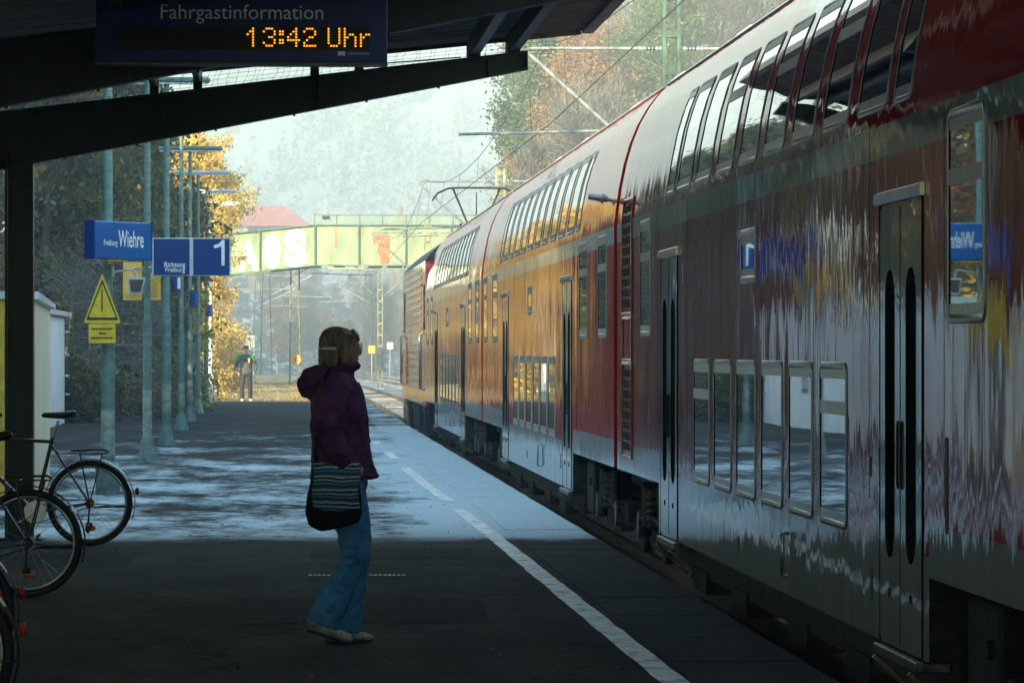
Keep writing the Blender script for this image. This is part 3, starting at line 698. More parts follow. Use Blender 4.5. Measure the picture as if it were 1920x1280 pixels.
# name sign on the first pole, turned to face the track
ns = thing('station_name_sign', 'blue box sign on the nearest pole, reading Freiburg Wiehre', 'sign', (-1.775, 49.82, 2.56), R(58))
W2 = .56; mb = MB(); mb.bbox(-W2, W2, -.06, .06, 0, .41, .012); mb.build('housing', M_blue2, ns)
mb = MB(); mb.bbox(-W2 - .006, -W2 + .02, -.064, .064, -.004, .414, .004); mb.build('end_cap', M_blue, ns); mb = MB(); mb.bbox(W2 - .02, W2 + .006, -.064, .064, -.004, .414, .004); mb.build('end_cap', M_blue, ns)
text_obj('small_lettering', 'Freiburg', M_white, ns, face_front(-.38, -.064, .125), w=.26, h=.085, bold=.01)
text_obj('large_lettering', 'Wiehre', M_white, ns, face_front(-.10, -.064, .13), w=.49, h=.185, bold=.012)
back = Matrix(((-1, 0, 0, .38), (0, 0, 1, .064), (0, 1, 0, .13), (0, 0, 0, 1)))
text_obj('rear_lettering', 'Wiehre', M_white, ns, back, w=.49, h=.185, bold=.012)
mb = MB(); mb.tube([(-.1, .03, -.04), (-.02, .12, -.04)], .015, 6); mb.box(-.25, .1, -.03, .03, -.02, -.001); mb.build('bracket', M_yel, ns)

# loudspeaker-like lamp on an arm
lp = thing('floodlight', 'small grey box lamp hanging from a curved arm on the nearest pole', 'lamp', (-1.84, 49.9, 2.3))
S = 49.9 / F
def q(px, py, yo=0): return Vector(((px - XV) * S, 49.9 + yo, EYE + (YV - py) * S))
mb = MB(); mb.tube([q(212, 512), q(222, 509), q(245, 506), q(254, 509), q(257, 518), q(257, 524)], .011, 8); mb.tube([q(213, 498), q(213, 520)], .016, 8); mb.build('arm', M_galv, lp, True)
mb = MB(); t = [q(240, 521), q(274, 521), q(267, 551), q(244, 551)]
mb.add([p + Vector((0, -.03, 0)) for p in t] + [p + Vector((0, .13, 0)) for p in t], [(0, 1, 2, 3), (7, 6, 5, 4), (0, 4, 5, 1), (1, 5, 6, 2), (2, 6, 7, 3), (3, 7, 4, 0)]); mb.build('housing', M_galv, lp, True)
mb = MB(); t = [q(243.5, 524.5), q(270.5, 524.5), q(264.5, 548), q(246.5, 548)]
mb.add([p + Vector((0, -.036, 0)) for p in t] + [p + Vector((0, -.031, 0)) for p in t], [(0, 1, 2, 3), (7, 6, 5, 4), (0, 4, 5, 1), (1, 5, 6, 2), (2, 6, 7, 3), (3, 7, 4, 0)]); mb.build('front_panel', mat('dark_lamp_glass', (.05, .055, .05), rough=.2), lp, True)

# warning triangle and plate
S = 49.85 / F
def q(px, py): return ((px - XV) * S, EYE + (YV - py) * S)
wt = thing('warning_sign', 'tall yellow warning triangle with a black border and stroke, on the nearest pole', 'sign', (-1.9, 49.85, 1.9))
def tri(cx, top, bot, hw, r): 
    c = [q(cx, top), q(cx + hw, bot), q(cx - hw, bot)]; out = []
    for i in range(3):
        p, a, b = Vector(c[i]), Vector(c[i - 1]), Vector(c[(i + 1) % 3]); 
        for t_ in (0, .5, 1):
            d0 = (a - p).normalized() * r * (1 - t_) + (b - p).normalized() * r * t_; out.append(tuple(p + d0))
    return out
mb = MB(); mb.prism(tri(194, 512, 606, 35, .02), 'y', 49.75, 49.765); mb.build('plate', M_yel, wt, True)
mb = MB(); mb.prism(tri(194, 524, 600, 30, .012), 'y', 49.746, 49.7495); mb.build('border', M_black, wt, True)
mb = MB(); mb.prism(tri(194, 532, 595.5, 25.5, .012), 'y', 49.742, 49.7455); mb.build('field', M_yel, wt, True)
mb = MB(); a, b = q(192.3, 543), q(194.6, 584); mb.box(a[0], b[0], 49.738, 49.7415, b[1], a[1]); mb.build('stroke', M_black, wt, True)
wp = thing('notice_plate', 'small yellow plate with three lines of small print under the warning triangle', 'sign', (-1.9, 49.8, 1.65))
mb = MB(); a, b = q(168.5, 643.5), q(218.5, 607.5); mb.bbox(a[0], b[0], 49.75, 49.77, a[1], b[1], .004); mb.build('plate', M_yel, wp, True)
mb = MB()
for (l0, l1, yy) in ((174, 213, 616.5), (188, 201, 625), (173, 215, 633.5)):
    ra = random.Random(int(yy)); x = l0
    while x < l1:
        w_ = ra.uniform(2, 5); a, b = q(x, yy + 1.5), q(min(x + w_, l1), yy - 1.5); mb.box(a[0], b[0], 49.745, 49.749, a[1], b[1]); x += w_ + 1
mb.build('small_print', M_black, wp, True)

# track number sign
S = 65.0 / F
def q(px, py): return ((px - XV) * S, EYE + (YV - py) * S)
ts = thing('track_sign', 'two dark blue square panels reading Richtung Freiburg and 1, on the second pole', 'sign', (-1.3, 65, 2.6))
mb = MB(); a, b = q(286, 517.5), q(432.5, 446.5); mb.bbox(a[0], b[0], 65.0, 65.08, a[1], b[1], .004); mb.build('frame', M_cap, ts, True)
for (l, r_) in ((289, 356), (363, 430.5)):
    mb = MB(); a, b = q(l, 516), q(r_, 448.5); mb.box(a[0], b[0], 64.99, 64.9985, a[1], b[1]); mb.box(a[0], b[0], 65.0815, 65.09, a[1], b[1]); mb.build('panel', M_blue, ts, True)
def tq(px, py, yo=-.0135): a = q(px, py); return face_front(a[0] + 1.3, yo, a[1] - 2.6)
text_obj('lettering', 'Richtung', M_white, ts, tq(309, 504), w=39 * S, h=12.5 * S, bold=.01)
text_obj('lettering', 'Freiburg', M_white, ts, tq(311, 513), w=36.5 * S, h=11.5 * S, bold=.01)
mb = MB(); o1 = [q(415.5, 498.5), q(421.5, 498.5), q(421.5, 450.5), q(416.5, 450.5), q(411, 457), q(401.5, 460), q(401.5, 466), q(410, 464.5), q(415.5, 461.5)]; mb.prism(o1, 'y', 64.984, 64.9895); mb.build('number', M_white, ts, True)
mb = MB(); mb.prism([(p[0] - .42, p[1]) for p in o1], 'y', 65.0905, 65.096); mb.build('rear_number', M_white, ts, True)
mb = MB(); a, b = q(279, 478), q(287, 474); mb.box(a[0], b[0] + .01, 65.01, 65.06, a[1], b[1]); a, b = q(279, 503), q(287, 499); mb.box(a[0], b[0] + .01, 65.01, 65.06, a[1], b[1]); mb.build('bracket', M_galv, ts, True)
# amber timetable posters
S = 66.2 / F
pb = thing('timetable_posters', 'pair of amber timetable posters behind the second pole', 'poster', (-2.0, 66.2, 2.2))
for (l, r_, t_, b_, nm) in ((232, 267, 492, 563, 0), (282, 302, 512, 563, 1)):
    mb = MB(); a, b = ((l - XV) * S, EYE + (YV - b_) * S), ((r_ - XV) * S, EYE + (YV - t_) * S); mb.bbox(a[0], b[0], 66.2, 66.23, a[1], b[1], .003); pp = mb.build('poster', M_oran, pb, True)
    mb = MB(); ra = random.Random(nm)
    for k in range(7 if nm else 2):
        yy = (t_ + 14 + k * 5) if nm else (b_ - 9 + k * 4); z = EYE + (YV - yy) * S; w_ = ra.uniform(.5, .8) * (b[0] - a[0]); mb.box(a[0] + .02, a[0] + w_, 66.193, 66.198, z, z + .006)
    mb.build('small_print', M_rust, pp, True)
mb = MB(); mb.tube([((250 - XV) * S, 66.26, EYE + (YV - 505) * S), (-1.93, 65.6, EYE + (YV - 505) * S)], .015, 6); mb.tube([((250 - XV) * S, 66.26, EYE + (YV - 550) * S), (-1.93, 65.6, EYE + (YV - 550) * S)], .015, 6)
mb.tube([((232 - XV) * S, 66.25, EYE + (YV - 550) * S), ((302 - XV) * S, 66.25, EYE + (YV - 550) * S)], .012, 6)
mb.build('bracket', M_galv, pb, True)
# small blue box signs on the farther poles
for (px, py0, py1, Y_, wpx, lab) in ((331, 516, 546, 89.8, 12, 'small blue and pale box sign on the fourth pole, directly under the track sign'), (364, 544, 576, 100.8, 12, 'small dark blue box sign on the pole with the highest lamp head'), (393, 571, 594, 127.8, 9, 'smallest and farthest dark blue box sign, beside the pale sunlit post')):
    S = Y_ / F; o = thing('box_sign', lab, 'sign', ((px - XV) * S, Y_, EYE + (YV - py1) * S), R(62), 'small blue box signs on the far poles')
    h_ = (py1 - py0) * S; hw = wpx * S * .9
    mb = MB(); mb.bbox(-hw, hw, -.04, .04, 0, h_, .008); mb.build('box', M_blue, o)
    mb = MB(); mb.box(-hw * .2, hw * .8, -.045, -.041, h_ * .15, h_ * .85); mb.build('lettering_panel', M_blue2 if Y_ > 95 else M_white, o)

# ================================================================== train
XD = 2.90
PROF = [(.0, .17), (.0, .30), (.0, .45), (.0, .64), (.0, .79), (.0, 1.2), (.0, 1.8), (.0, 2.50), (.0, 2.66), (.012, 2.78), (.04, 2.98), (.085, 3.2), (.135, 3.37), (.20, 3.53), (.285, 3.68), (.36, 3.78), (.47, 3.90), (.62, 4.0), (.85, 4.09), (1.1, 4.135), (1.39, 4.15)]
def pf(z):
    for (a, z0), (b, z1) in zip(PROF[:-1], PROF[1:]):
        if z <= z1: return a + (b - a) * max(0, (z - z0) / (z1 - z0))
    return PROF[-1][0]
def pn(z):
    d = (pf(z + .05) - pf(z - .05)) / .1; v = Vector((-1, 0, d)).normalized(); return v
def spt(y, z, off):  # point on the platform side of the coach at height z, pushed out by off
    n = pn(z); return (XD + pf(z) + n.x * off, y, z + n.z * off)
def rrect(y0, y1, z0, z1, r, nc=4, nz_=10):
    """rounded rectangle outline with extra points up the long sides"""
    out = []
    for cy, cz, a0 in ((y1 - r, z1 - r, 0), (y0 + r, z1 - r, 90), (y0 + r, z0 + r, 180), (y1 - r, z0 + r, 270)):
        for i in range(nc + 1):
            a = R(a0 + 90 * i / nc); out.append((cy + r * math.cos(a), cz + r * math.sin(a)))
        if a0 == 90: out += [(y0, z1 - r + (z0 + r - z1 + r) * k / nz_) for k in range(1, nz_)]
        if a0 == 270: out += [(y1, z0 + r + (z1 - r - z0 - r) * k / nz_) for k in range(1, nz_)]
    return out
def surf_ring(mb, y0, y1, z0, z1, r, wd, off0, off1, mirror=False):
    """raised frame following the body surface"""
    o = rrect(y0, y1, z0, z1, r); i_ = rrect(y0 + wd, y1 - wd, z0 + wd, z1 - wd, max(.004, r - wd)); n = len(o)
    o2 = rrect(y0 + wd * .25, y1 - wd * .25, z0 + wd * .25, z1 - wd * .25, max(.004, r - wd * .25))
    vs = [spt(a, b, -.004) for a, b in o] + [spt(a, b, off1) for a, b in o2] + [spt(a, b, off1) for a, b in i_] + [spt(a, b, off0) for a, b in i_]
    fs = []
    for k in range(n):
        j = (k + 1) % n
        for l in range(3): fs.append((l * n + k, l * n + j, (l + 1) * n + j, (l + 1) * n + k))
    mb.add(vs, fs, True)
def surf_pane(mb, y0, y1, z0, z1, r, off):
    rows = 12; zs = [z0 + (z1 - z0) * k / rows for k in range(rows + 1)]; L_ = []
    for z in zs:
        dz = min(z - z0, z1 - z); ins = 0 if dz >= r else r - math.sqrt(max(0, r * r - (r - dz) ** 2))
        L_.append((y0 + ins, y1 - ins, z))
    vs = [spt(a, z, off) for a, b, z in L_] + [spt(b, z, off) for a, b, z in L_]; n = rows + 1
    mb.add(vs, [(k, n + k, n + k + 1, k + 1) for k in range(rows)], True)
def surf_box(mb, y0, y1, z0, z1, off0, off1):
    vs = [spt(y, z, o) for o in (off0, off1) for z in (z0, z1) for y in (y0, y1)]
    mb.add(vs, [(0, 1, 3, 2), (4, 6, 7, 5), (0, 4, 5, 1), (2, 3, 7, 6), (0, 2, 6, 4), (1, 5, 7, 3)], False)
def window(root, y0, y1, z0, z1, r=.09, wd=.035, bar=None, label=None):
    mb = MB(); surf_pane(mb, y0 + wd * .8, y1 - wd * .8, z0 + wd * .8, z1 - wd * .8, max(.01, r - wd), .0015)
    p = mb.build('window', M_glass, root, True, fix=False)
    mb = MB(); surf_ring(mb, y0, y1, z0, z1, r, wd, .001, .006); mb.build('frame', M_frame, p, True)
    mb = MB(); surf_ring(mb, y0 + wd * .9, y1 - wd * .9, z0 + wd * .9, z1 - wd * .9, max(.01, r - wd), .026, .001, .0045); mb.build('seal', M_rub, p, True)
    for nm, za, zb_ in (('header', z1 - wd * .9 - .055, z1 - wd * .9), ('sill', z0 + wd * .9, z0 + wd * .9 + .05)):
        mb = MB(); surf_box(mb, y0 + wd * 1.5, y1 - wd * 1.5, za, zb_, .002, .005); mb.build(nm, M_frame, p, True)
    if bar:
        mb = MB(); surf_box(mb, y0 + wd, y1 - wd, bar - .035, bar + .035, .002, .0055); mb.build('vent_bar', M_frame, p, True)
    return p
def door(root, yc, zb=.17, wdt=1.44):
    y0, y1 = yc - wdt / 2, yc + wdt / 2; zt = 2.25
    for a, b in ((y0, yc - .006), (yc + .006, y1)):
        mb = MB(); surf_box(mb, a, b, zb + .02, zt, -.01, .004); dr = mb.build('door', M_door, root, True)
        c = (a + b) / 2 + (.03 if a == y0 else -.03) * 0
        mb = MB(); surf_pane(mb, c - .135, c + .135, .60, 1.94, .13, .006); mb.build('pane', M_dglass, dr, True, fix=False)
        mb = MB(); surf_ring(mb, c - .155, c + .155, .58, 1.96, .15, .028, .0045, .0085); mb.build('seal', M_rub, dr, True)
        mb = MB(); s_ = 1 if a == y0 else -1; yh = (b - .07) if a == y0 else (a + .07)
        mb.tube([spt(yh, .92, .004), spt(yh, .94, .009), spt(yh, 1.22, .009), spt(yh, 1.24, .004)], .005, 8); mb.build('handle', M_under, dr, True)
        mb = MB(); c_ = spt(c, .42, .004); mb.tube([c_, (c_[0] - .006, c_[1], c_[2])], .022, 10); mb.build('lock', M_under, dr, True)
    mb = MB(); surf_box(mb, y0 - .02, y0 - .001, zb, zt + .02, 0, .006); surf_box(mb, y1 + .001, y1 + .02, zb, zt + .02, 0, .006); surf_box(mb, yc - .006, yc + .006, zb + .02, zt, .0, .006)
    mb.build('door_seal', M_rub, root, True)
    mb = MB(); mb.prism([(XD - .020, zt + .022), (XD - .028, zt + .04), (XD - .022, zt + .075), (XD - .002, zt + .085), (XD - .002, zt + .022)], 'y', y0 - .09, y1 + .09); mb.build('rain_gutter', M_frame, root, True)
    mb = MB(); mb.bbox(XD - .035, XD + .15, y0 - .03, y1 + .03, zb - .06, zb - .012, .006)
    for yy in (y0 + .1, y1 - .1): mb.beam((XD - .05, yy, zb - .07), (XD + .2, yy, zb - .3), .04, .02)
    mb.build('step', M_steel, root, True)
def body(root, y0, y1, yd0, yd1, zone):
    """double-deck body shell: raised skirts over the bogies beyond the doors"""
    n = len(PROF)
    for (a, b, end) in ((y0, yd0, True), (yd0, yd1, False), (yd1, y1, True)):
        pr = [p for p in PROF if (not end) or p[1] >= .45]
        if end: pr = [(0.0, .55)] + [p for p in pr if p[1] > .55]
        seg = np.linspace(a, b, 14)
        mbs = MB(); mbs.sm = True; full = [(XD + x, z) for x, z in pr] + [(2 * TC - XD - x, z) for x, z in reversed(pr[:-1])]
        m_ = len(full); base = [(x, yy, z) for yy in seg for x, z in full]; fs, mi = [], []
        for i in range(len(seg) - 1):
            for k in range(m_ - 1):
                zc = (full[k][1] + full[k + 1][1]) / 2; thr = .79 if end else .64
                fs.append((i * m_ + k, i * m_ + k + 1, (i + 1) * m_ + k + 1, (i + 1) * m_ + k))
                mi.append(2 if zc < thr else (1 if 2.50 < zc < 2.66 else (3 if zc > 3.9 else 0)))
        mbs.v = base; mbs.f = fs; mbs.m = mi; mbs.s = [True] * len(fs)
        # end walls
        for yy, flip in ((a, 0), (b, 1)):
            mbs.mi = 0 if (yy in (y0, y1)) else 4; mbs.add([(x, yy, z) for x, z in full], [tuple(range(m_))], False)
        mbs.build('body', [M_red, M_band, M_skirt, M_roofc, M_under], root, True)
    # thin panel joints and roof seams
    mb = MB()
    for yy in np.arange(y0 + 1.9, y1 - 1, 2.55):
        for z0, z1 in ((.84, 2.66),):
            surf_box(mb, yy, yy + .006, z0, z1, -.001, .0012)
    mb.build('panel_joint', M_under, root, True)
    mb = MB()
    for z in (3.86,):
        surf_box(mb, y0 + .05, y1 - .05, z, z + .02, -.002, .012)
    mb.build('roof_gutter', M_roofc, root, True)
def bogie(root, yc):
    mb = MB(); fx = XD + .28
    for xx in (fx, 2 * TC - fx):
        mb.prism([(yc - 1.75, .03), (yc - 1.2, .0), (yc - .75, -.10), (yc + .75, -.10), (yc + 1.2, .0), (yc + 1.75, .03), (yc + 1.75, .18), (yc + 1.0, .2), (yc + .5, .06), (yc - .5, .06), (yc - 1.0, .2), (yc - 1.75, .18)], 'x', xx - .06, xx + .06)
        mb.tube([(xx, yc - .25, .1), (xx, yc - .25, .42)], .17, 14); mb.tube([(xx, yc + .35, .1), (xx, yc + .35, .42)], .17, 14)
        for k in range(5): mb.torus((xx, yc - .25, .12 + k * .06), (0, 0, 1), .17, .02, 20, 6)
        mb.tube([(xx - .1, yc + .9, .0), (xx - .1, yc + .75, .45)], .045, 8); mb.tube([(xx - .1, yc - .9, .0), (xx - .1, yc - .75, .45)], .045, 8)
        mb.tube([(xx - .12, yc - 1.4, .12), (xx - .13, yc, .2), (xx - .12, yc + 1.4, .12)], .02, 6)
    mb.box(fx, 2 * TC - fx, yc - .3, yc + .3, .02, .3)
    b = mb.build('bogie', M_under, root, True)
    for dy in (-1.25, 1.25):
        mb = MB()
        for xx in (TC - .75, TC + .75):
            mb.tube([(xx - .065, yc + dy, .08), (xx + .065, yc + dy, .08)], .455, 28); mb.tube([(xx - .09, yc + dy, .08), (xx + .09, yc + dy, .08)], .12, 14)
        mb.tube([(TC - .75, yc + dy, .08), (TC + .75, yc + dy, .08)], .085, 10)
        for xx in (fx, 2 * TC - fx): mb.tube([(xx - .14, yc + dy, .08), (xx + .08, yc + dy, .08)], .12, 14)
        mb.build('wheelset', M_steel, b, True)
def vent(root, y0, y1, z0, z1, rows):
    mb = MB(); surf_ring(mb, y0, y1, z0 - .06, z1 + .06, .02, .03, .002, .012); v = mb.build('vent_panel', M_red, root, True)
    mb = MB(); dz = (z1 - z0) / rows; cw = (y1 - y0 - .14) / 2
    for r_ in range(rows):
        for c in range(2):
            a = y0 + .05 + c * (cw + .04); surf_box(mb, a, a + cw, z0 + r_ * dz + dz * .18, z0 + r_ * dz + dz * .86, 0, .003)
    mb.build('openings', mat('vent_dark', (.008, .002, .002), rough=.6, spec=.1) if 'vent_dark' not in bpy.data.materials else bpy.data.materials['vent_dark'], v, True)
    mb = MB()
    for r_ in range(rows): surf_box(mb, y0 + .045, y1 - .045, z0 + r_ * dz - .004, z0 + r_ * dz + dz * .16, .0, .006)
    mb.build('louvre', M_red, v, True)

def coach(label, yc, y0, y1, ends, nfull, first=False, last=False):
    root = thing('double_deck_coach', label, 'train coach', (TC, yc, -.38), 0, 'coaches of the red double-deck train')
    body(root, y0, y1, yc - 7.35, yc + 7.35, 0)
    P_ = 1.512
    for k in range(nfull):
        c = yc + (k - (nfull - 1) / 2) * P_
        bar = 3.26 if first and k in (1, nfull - 3, nfull - 5) else None
        window(root, c - .56, c + .56, 2.735, 3.545, .07, .032, bar)
    e = nfull / 2 * P_
    for s_ in (-1, 1):
        c = yc + s_ * (e + .36); window(root, c - .31, c + .31, 2.735, 3.545, .06, .03)
    for k in range(6):
        c = yc + (k - 2.5) * P_ + (.0); window(root, c - .60, c + .60, .64, 1.515, .09, .042, 1.27 if k in (0, 5) else None)
    for s_ in (-1, 1): door(root, yc + s_ * 6.42)
    mb = MB(); mb_y = yc - 0.55
    w_ = window(root, yc + .15, yc + 1.05, 1.985, 2.335, .03, .05)
    for (a, b) in ends: window(root, a, b, 1.68, 2.62, .08, .045, 2.32)
    # small fittings on the sides
    mb = MB()
    for (yy, z, hh) in ((yc - 5.3, 1.0, .10), (yc - 5.35, .42, .16), (yc + 1.2, .34, .10), (yc - 7.9, .98, .42)):
        mb = MB(); surf_box(mb, yy - .04, yy + .04, z - hh / 2, z + hh / 2, .0005, .003); mb.build('side_recess', M_black, root, True)
    mb = MB(); a = spt(yc - 1.6, .52, .0); mb.tube([a, (a[0] - .03, a[1], a[2]), (a[0] - .03, a[1], a[2] - .24), (a[0], a[1], a[2] - .24)], .014, 6); mb.build('handrail', M_frame, root, True)
    # under-floor
    mb = MB(); mb.box(XD + .12, 2 * TC - XD - .12, yc - 7.3, yc + 7.3, -.05, .19); mb.box(XD + .35, 2 * TC - XD - .35, y0 + .1, y1 - .1, .35, .54)
    for dy in (-4, -1.2, 2.2, 5): mb.box(XD + .1, XD + .5, yc + dy - .5, yc + dy + .5, -.16, .0)
    mb.build('underframe', M_under, root, True)
    for s_ in (-1, 1):
        bogie(root, yc + s_ * 10.0)
        mb = MB(); mb.bbox(XD + .12, XD + .5, yc + s_ * 8.15 - .45, yc + s_ * 8.15 + .45, -.02, .48, .02); mb.tube([(XD + .14, yc + s_ * 8.15 - .3, .3), (XD + .09, yc + s_ * 8.15 - .3, .3)], .04, 8)
        mb.build('battery_box', M_under, root, True)
    # roof ventilators
    for dy in (-9.5, -4, 4, 9.5):
        mb = MB(); mb.bbox(TC - .55, TC + .55, yc + dy - .5, yc + dy + .5, 4.10, 4.20, .03)
        mb.build('roof_vent', M_roofc, root, True)
    mb = MB(); mb.box(TC - .45, TC + .45, y1 - .002, y1 + .24, .5, 2.9); mb.build('gangway', M_rub, root, True)
    if not first:
        mb = MB(); mb.box(TC - .45, TC + .45, y0 - .24, y0 + .002, .5, 2.9); mb.build('gangway', M_rub, root, True)
    return root

# nearest coach: own window layout at the far end with a vent column
c1 = coach('nearest red double-deck coach, filling the right side, with louvred vent panels', 27.72, 12.9, 39.45, [(18.72, 19.78), (35.85, 36.9)], 8, first=True)
vent(c1, 37.75, 38.85, 1.92, 2.80, 10); vent(c1, 37.75, 38.85, .72, 1.42, 8)
mb = MB(); surf_ring(mb, 37.78, 38.8, 1.47, 1.86, .02, .03, .002, .010); mb.build('access_panel', M_red, c1, True)
c2 = coach('second red double-deck coach, middle of the train', 52.85, 39.85, 66.0, [(40.75, 41.85), (43.3, 44.5), (61.5, 62.9), (64.6, 65.7)], 10)
c3 = coach('farthest red double-deck coach, coupled behind the locomotive', 79.6, 66.45, 92.6, [(67.3, 68.5), (70.0, 71.1), (88.0, 89.1), (90.6, 91.6)], 10)
c0 = coach('red double-deck coach beside the camera, outside the frame on the right', -.1, -13.4, 12.5, [(10.2, 11.2), (-11.5, -10.4)], 10)  # out-of-view coach added to keep the near platform dark
# grey camera tube on the near coach end of the second coach
cm = thing('mirror_camera', 'small grey tube-shaped camera sticking out beside the gap between the first two coaches', 'camera', (XD, 40.4, 2.83))
mb = MB(); a = P(1150, 376, 40.2); b = P(1128, 371, 40.2); c = P(1104, 367, 40.2)
mb.tube([(XD + .03, 40.2, 2.86), tuple(a), tuple(b)], .017, 8); mb.build('arm', M_galv, cm, True)
mb = MB(); mb.tube([tuple(P(1140, 373, 40.2)), tuple(b), tuple(c)], [.028, .034, .030], 12); mb.tube([tuple(P(1133, 372, 40.2)), tuple(P(1129, 371, 40.2))], .046, 12); mb.build('camera_body', M_galv, cm, True)

# ---------------------------------------------------------------- locomotive
lo = thing('electric_locomotive', 'red electric locomotive with ribbed side and raised pantograph at the far end of the train', 'locomotive', (TC, 102.7, -.38))
LY0, LY1 = 93.3, 111.6; LX = XD + .02
mb = MB(); zt = 3.42
mb.box(LX + .02, 2 * TC - LX - .02, LY0 + 2.6, LY1 - 2.6, .42, zt)
for ya, yb in ((LY0, LY0 + 2.6), (LY1, LY1 - 2.6)):
    s_ = 1 if yb > ya else -1
    mb.prism([(ya, .42), (ya, 1.9), (ya + s_ * .45, 3.3), (ya + s_ * .7, zt), (yb, zt), (yb, .42)], 'x', LX + .02, 2 * TC - LX - .02)
mb.build('body', M_red, lo, True)
mb = MB() # corrugated side: real horizontal ribs between the cabs
for k in range(17):
    z = .75 + k * .155
    for xx, sg in ((LX + .02, -1), (2 * TC - LX - .02, 1)):
        mb.prism([(xx, z), (xx + sg * .010, z + .02), (xx + sg * .010, z + .065), (xx, z + .085)], 'y', LY0 + 3.0, LY1 - 3.0)
mb.build('side_ribs', M_red, lo, True)
mb = MB(); rx = LX + .02
mb.prism([(rx, zt + .001), (rx + .12, zt + .16), (rx + .42, zt + .42), (2 * TC - rx - .42, zt + .42), (2 * TC - rx - .12, zt + .16), (2 * TC - rx, zt + .001)], 'y', LY0 + .7, LY1 - .7)
mb.build('roof', mat('dark_loco_roof', (.05, .06, .065), rough=.6, var=.3), lo, True)
for yy in (LY0 + 1.6, LY1 - 1.6):
    mb = MB(); mb.bbox(rx - .02, rx - .002, yy - .4, yy + .4, 2.0, 2.95, .01); wn = mb.build('window', M_frame, lo, True)
    mb = MB(); mb.box(rx - .026, rx - .0205, yy - .34, yy + .34, 2.06, 2.89); mb.build('pane', M_glass, wn, True)
    for dy in (-.62, .62):
        mb = MB(); mb.tube([(rx, yy + dy, .75), (rx - .07, yy + dy, .78), (rx - .07, yy + dy, 1.9), (rx, yy + dy, 1.93)], .018, 6); mb.build('handrail', M_frame, lo, True)
mb = MB()
for y_, s_ in ((LY0, -1), (LY1, 1)):
    mb.add([(TC - 1.05, y_ + (-s_) * .06, 2.1), (TC + 1.05, y_ - s_ * .06, 2.1), (TC + 1.0, y_ - s_ * .38, 3.1), (TC - 1.0, y_ - s_ * .38, 3.1)], [(0, 1, 2, 3)])
    for v in range(4): 
        p = mb.v[-4 + v]; mb.v[-4 + v] = (p[0], p[1] + s_ * .03, p[2])
mb.build('windscreen', M_glass, lo, True)
mb = MB(); mb.box(rx + .05, 2 * TC - rx - .05, LY0 + .1, LY1 - .1, .25, .42); mb.box(rx + .1, 2 * TC - rx - .1, LY0 + 6, LY1 - 6, -.2, .25)
for y_, s_ in ((LY0, -1), (LY1, 1)):
    for xx in (TC - .87, TC + .87):
        mb.tube([(xx, y_, .68), (xx, y_ + s_ * .5, .68)], .11, 10); mb.tube([(xx, y_ + s_ * .5, .68), (xx, y_ + s_ * .56, .68)], .24, 16)
    mb.box(TC - 1.3, TC + 1.3, y_ - .05, y_ + .05, .1, .5)
mb.build('underframe', M_under, lo, True)
# sandboxes seen below the side
for yy in (LY0 + 1.2, LY0 + 5.2, LY1 - 5.2, LY1 - 1.2): mb = MB(); mb.bbox(rx + .0, rx + .3, yy - .35, yy + .35, -.25, .40, .03); mb.build('sandbox', M_under, lo, True)
for yy in (LY0 + 3.4, LY1 - 3.4): bogie(lo, yy)
# pantograph
PY = 101.0; zr = zt + .42; zc = P(883, 352, PY).z
mb = MB()
for xx in (TC - .55, TC + .55): mb.beam((xx, PY - .9, zr + .18), (xx, PY + .9, zr + .18), .06, .06)
for yy in (PY - .8, PY + .8): mb.beam((TC - .6, yy, zr + .18), (TC + .6, yy, zr + .18), .06, .06)
mb.build('pantograph_base', M_under, lo, True)
mb = MB()
for xx in (TC - .5, TC + .5):
    for yy in (PY - .8, PY + .8):
        mb.tube([(xx, yy, zr), (xx, yy, zr + .16)], .06, 10)
        for k in range(3): mb.tube([(xx, yy, zr + .03 + k * .045), (xx, yy, zr + .045 + k * .045)], .09, 12)
mb.build('insulator', M_porcd, lo, True)
mb = MB(); zk = zr + .24
kn = P(873, 412, PY)
for s_ in (-1, 1):
    mb.tube([(TC + s_ * .28, PY, zk), (TC + s_ * .32, PY + .75, zk + .3)], .03, 8)
    mb.tube([(TC + s_ * .10 , PY + .35, zk + .1), (TC + s_ * .52, PY, zc - .02)], .022, 8)
mb.tube([(TC - .1, PY + .35, zk + .1), (TC + .1, PY + .35, zk + .1)], .03, 8)
mb.tube([(TC, PY + .3, zk + .12), (TC, PY, zc - .1)], .014, 6); mb.tube([(TC - .3, PY, zk + .02), (TC - .62, PY + .2, zk - .1), (TC - .85, PY + .3, zk - .25)], .025, 6)
mb.build('pantograph_arm', M_under, lo, True)
mb = MB()
for dy in (-.18, .18):
    mb.tube([(TC - .98, PY + dy, zc - .28), (TC - .86, PY + dy, zc - .12), (TC - .62, PY + dy, zc - .01), (TC - .4, PY + dy, zc), (TC + .4, PY + dy, zc), (TC + .62, PY + dy, zc - .01), (TC + .86, PY + dy, zc - .12), (TC + .98, PY + dy, zc - .28)], .018, 8)
mb.beam((TC - .5, PY - .18, zc - .02), (TC - .5, PY + .18, zc - .02), .03, .03); mb.beam((TC + .5, PY - .18, zc - .02), (TC + .5, PY + .18, zc - .02), .03, .03)
mb.build('pantograph_head', M_under, lo, True)

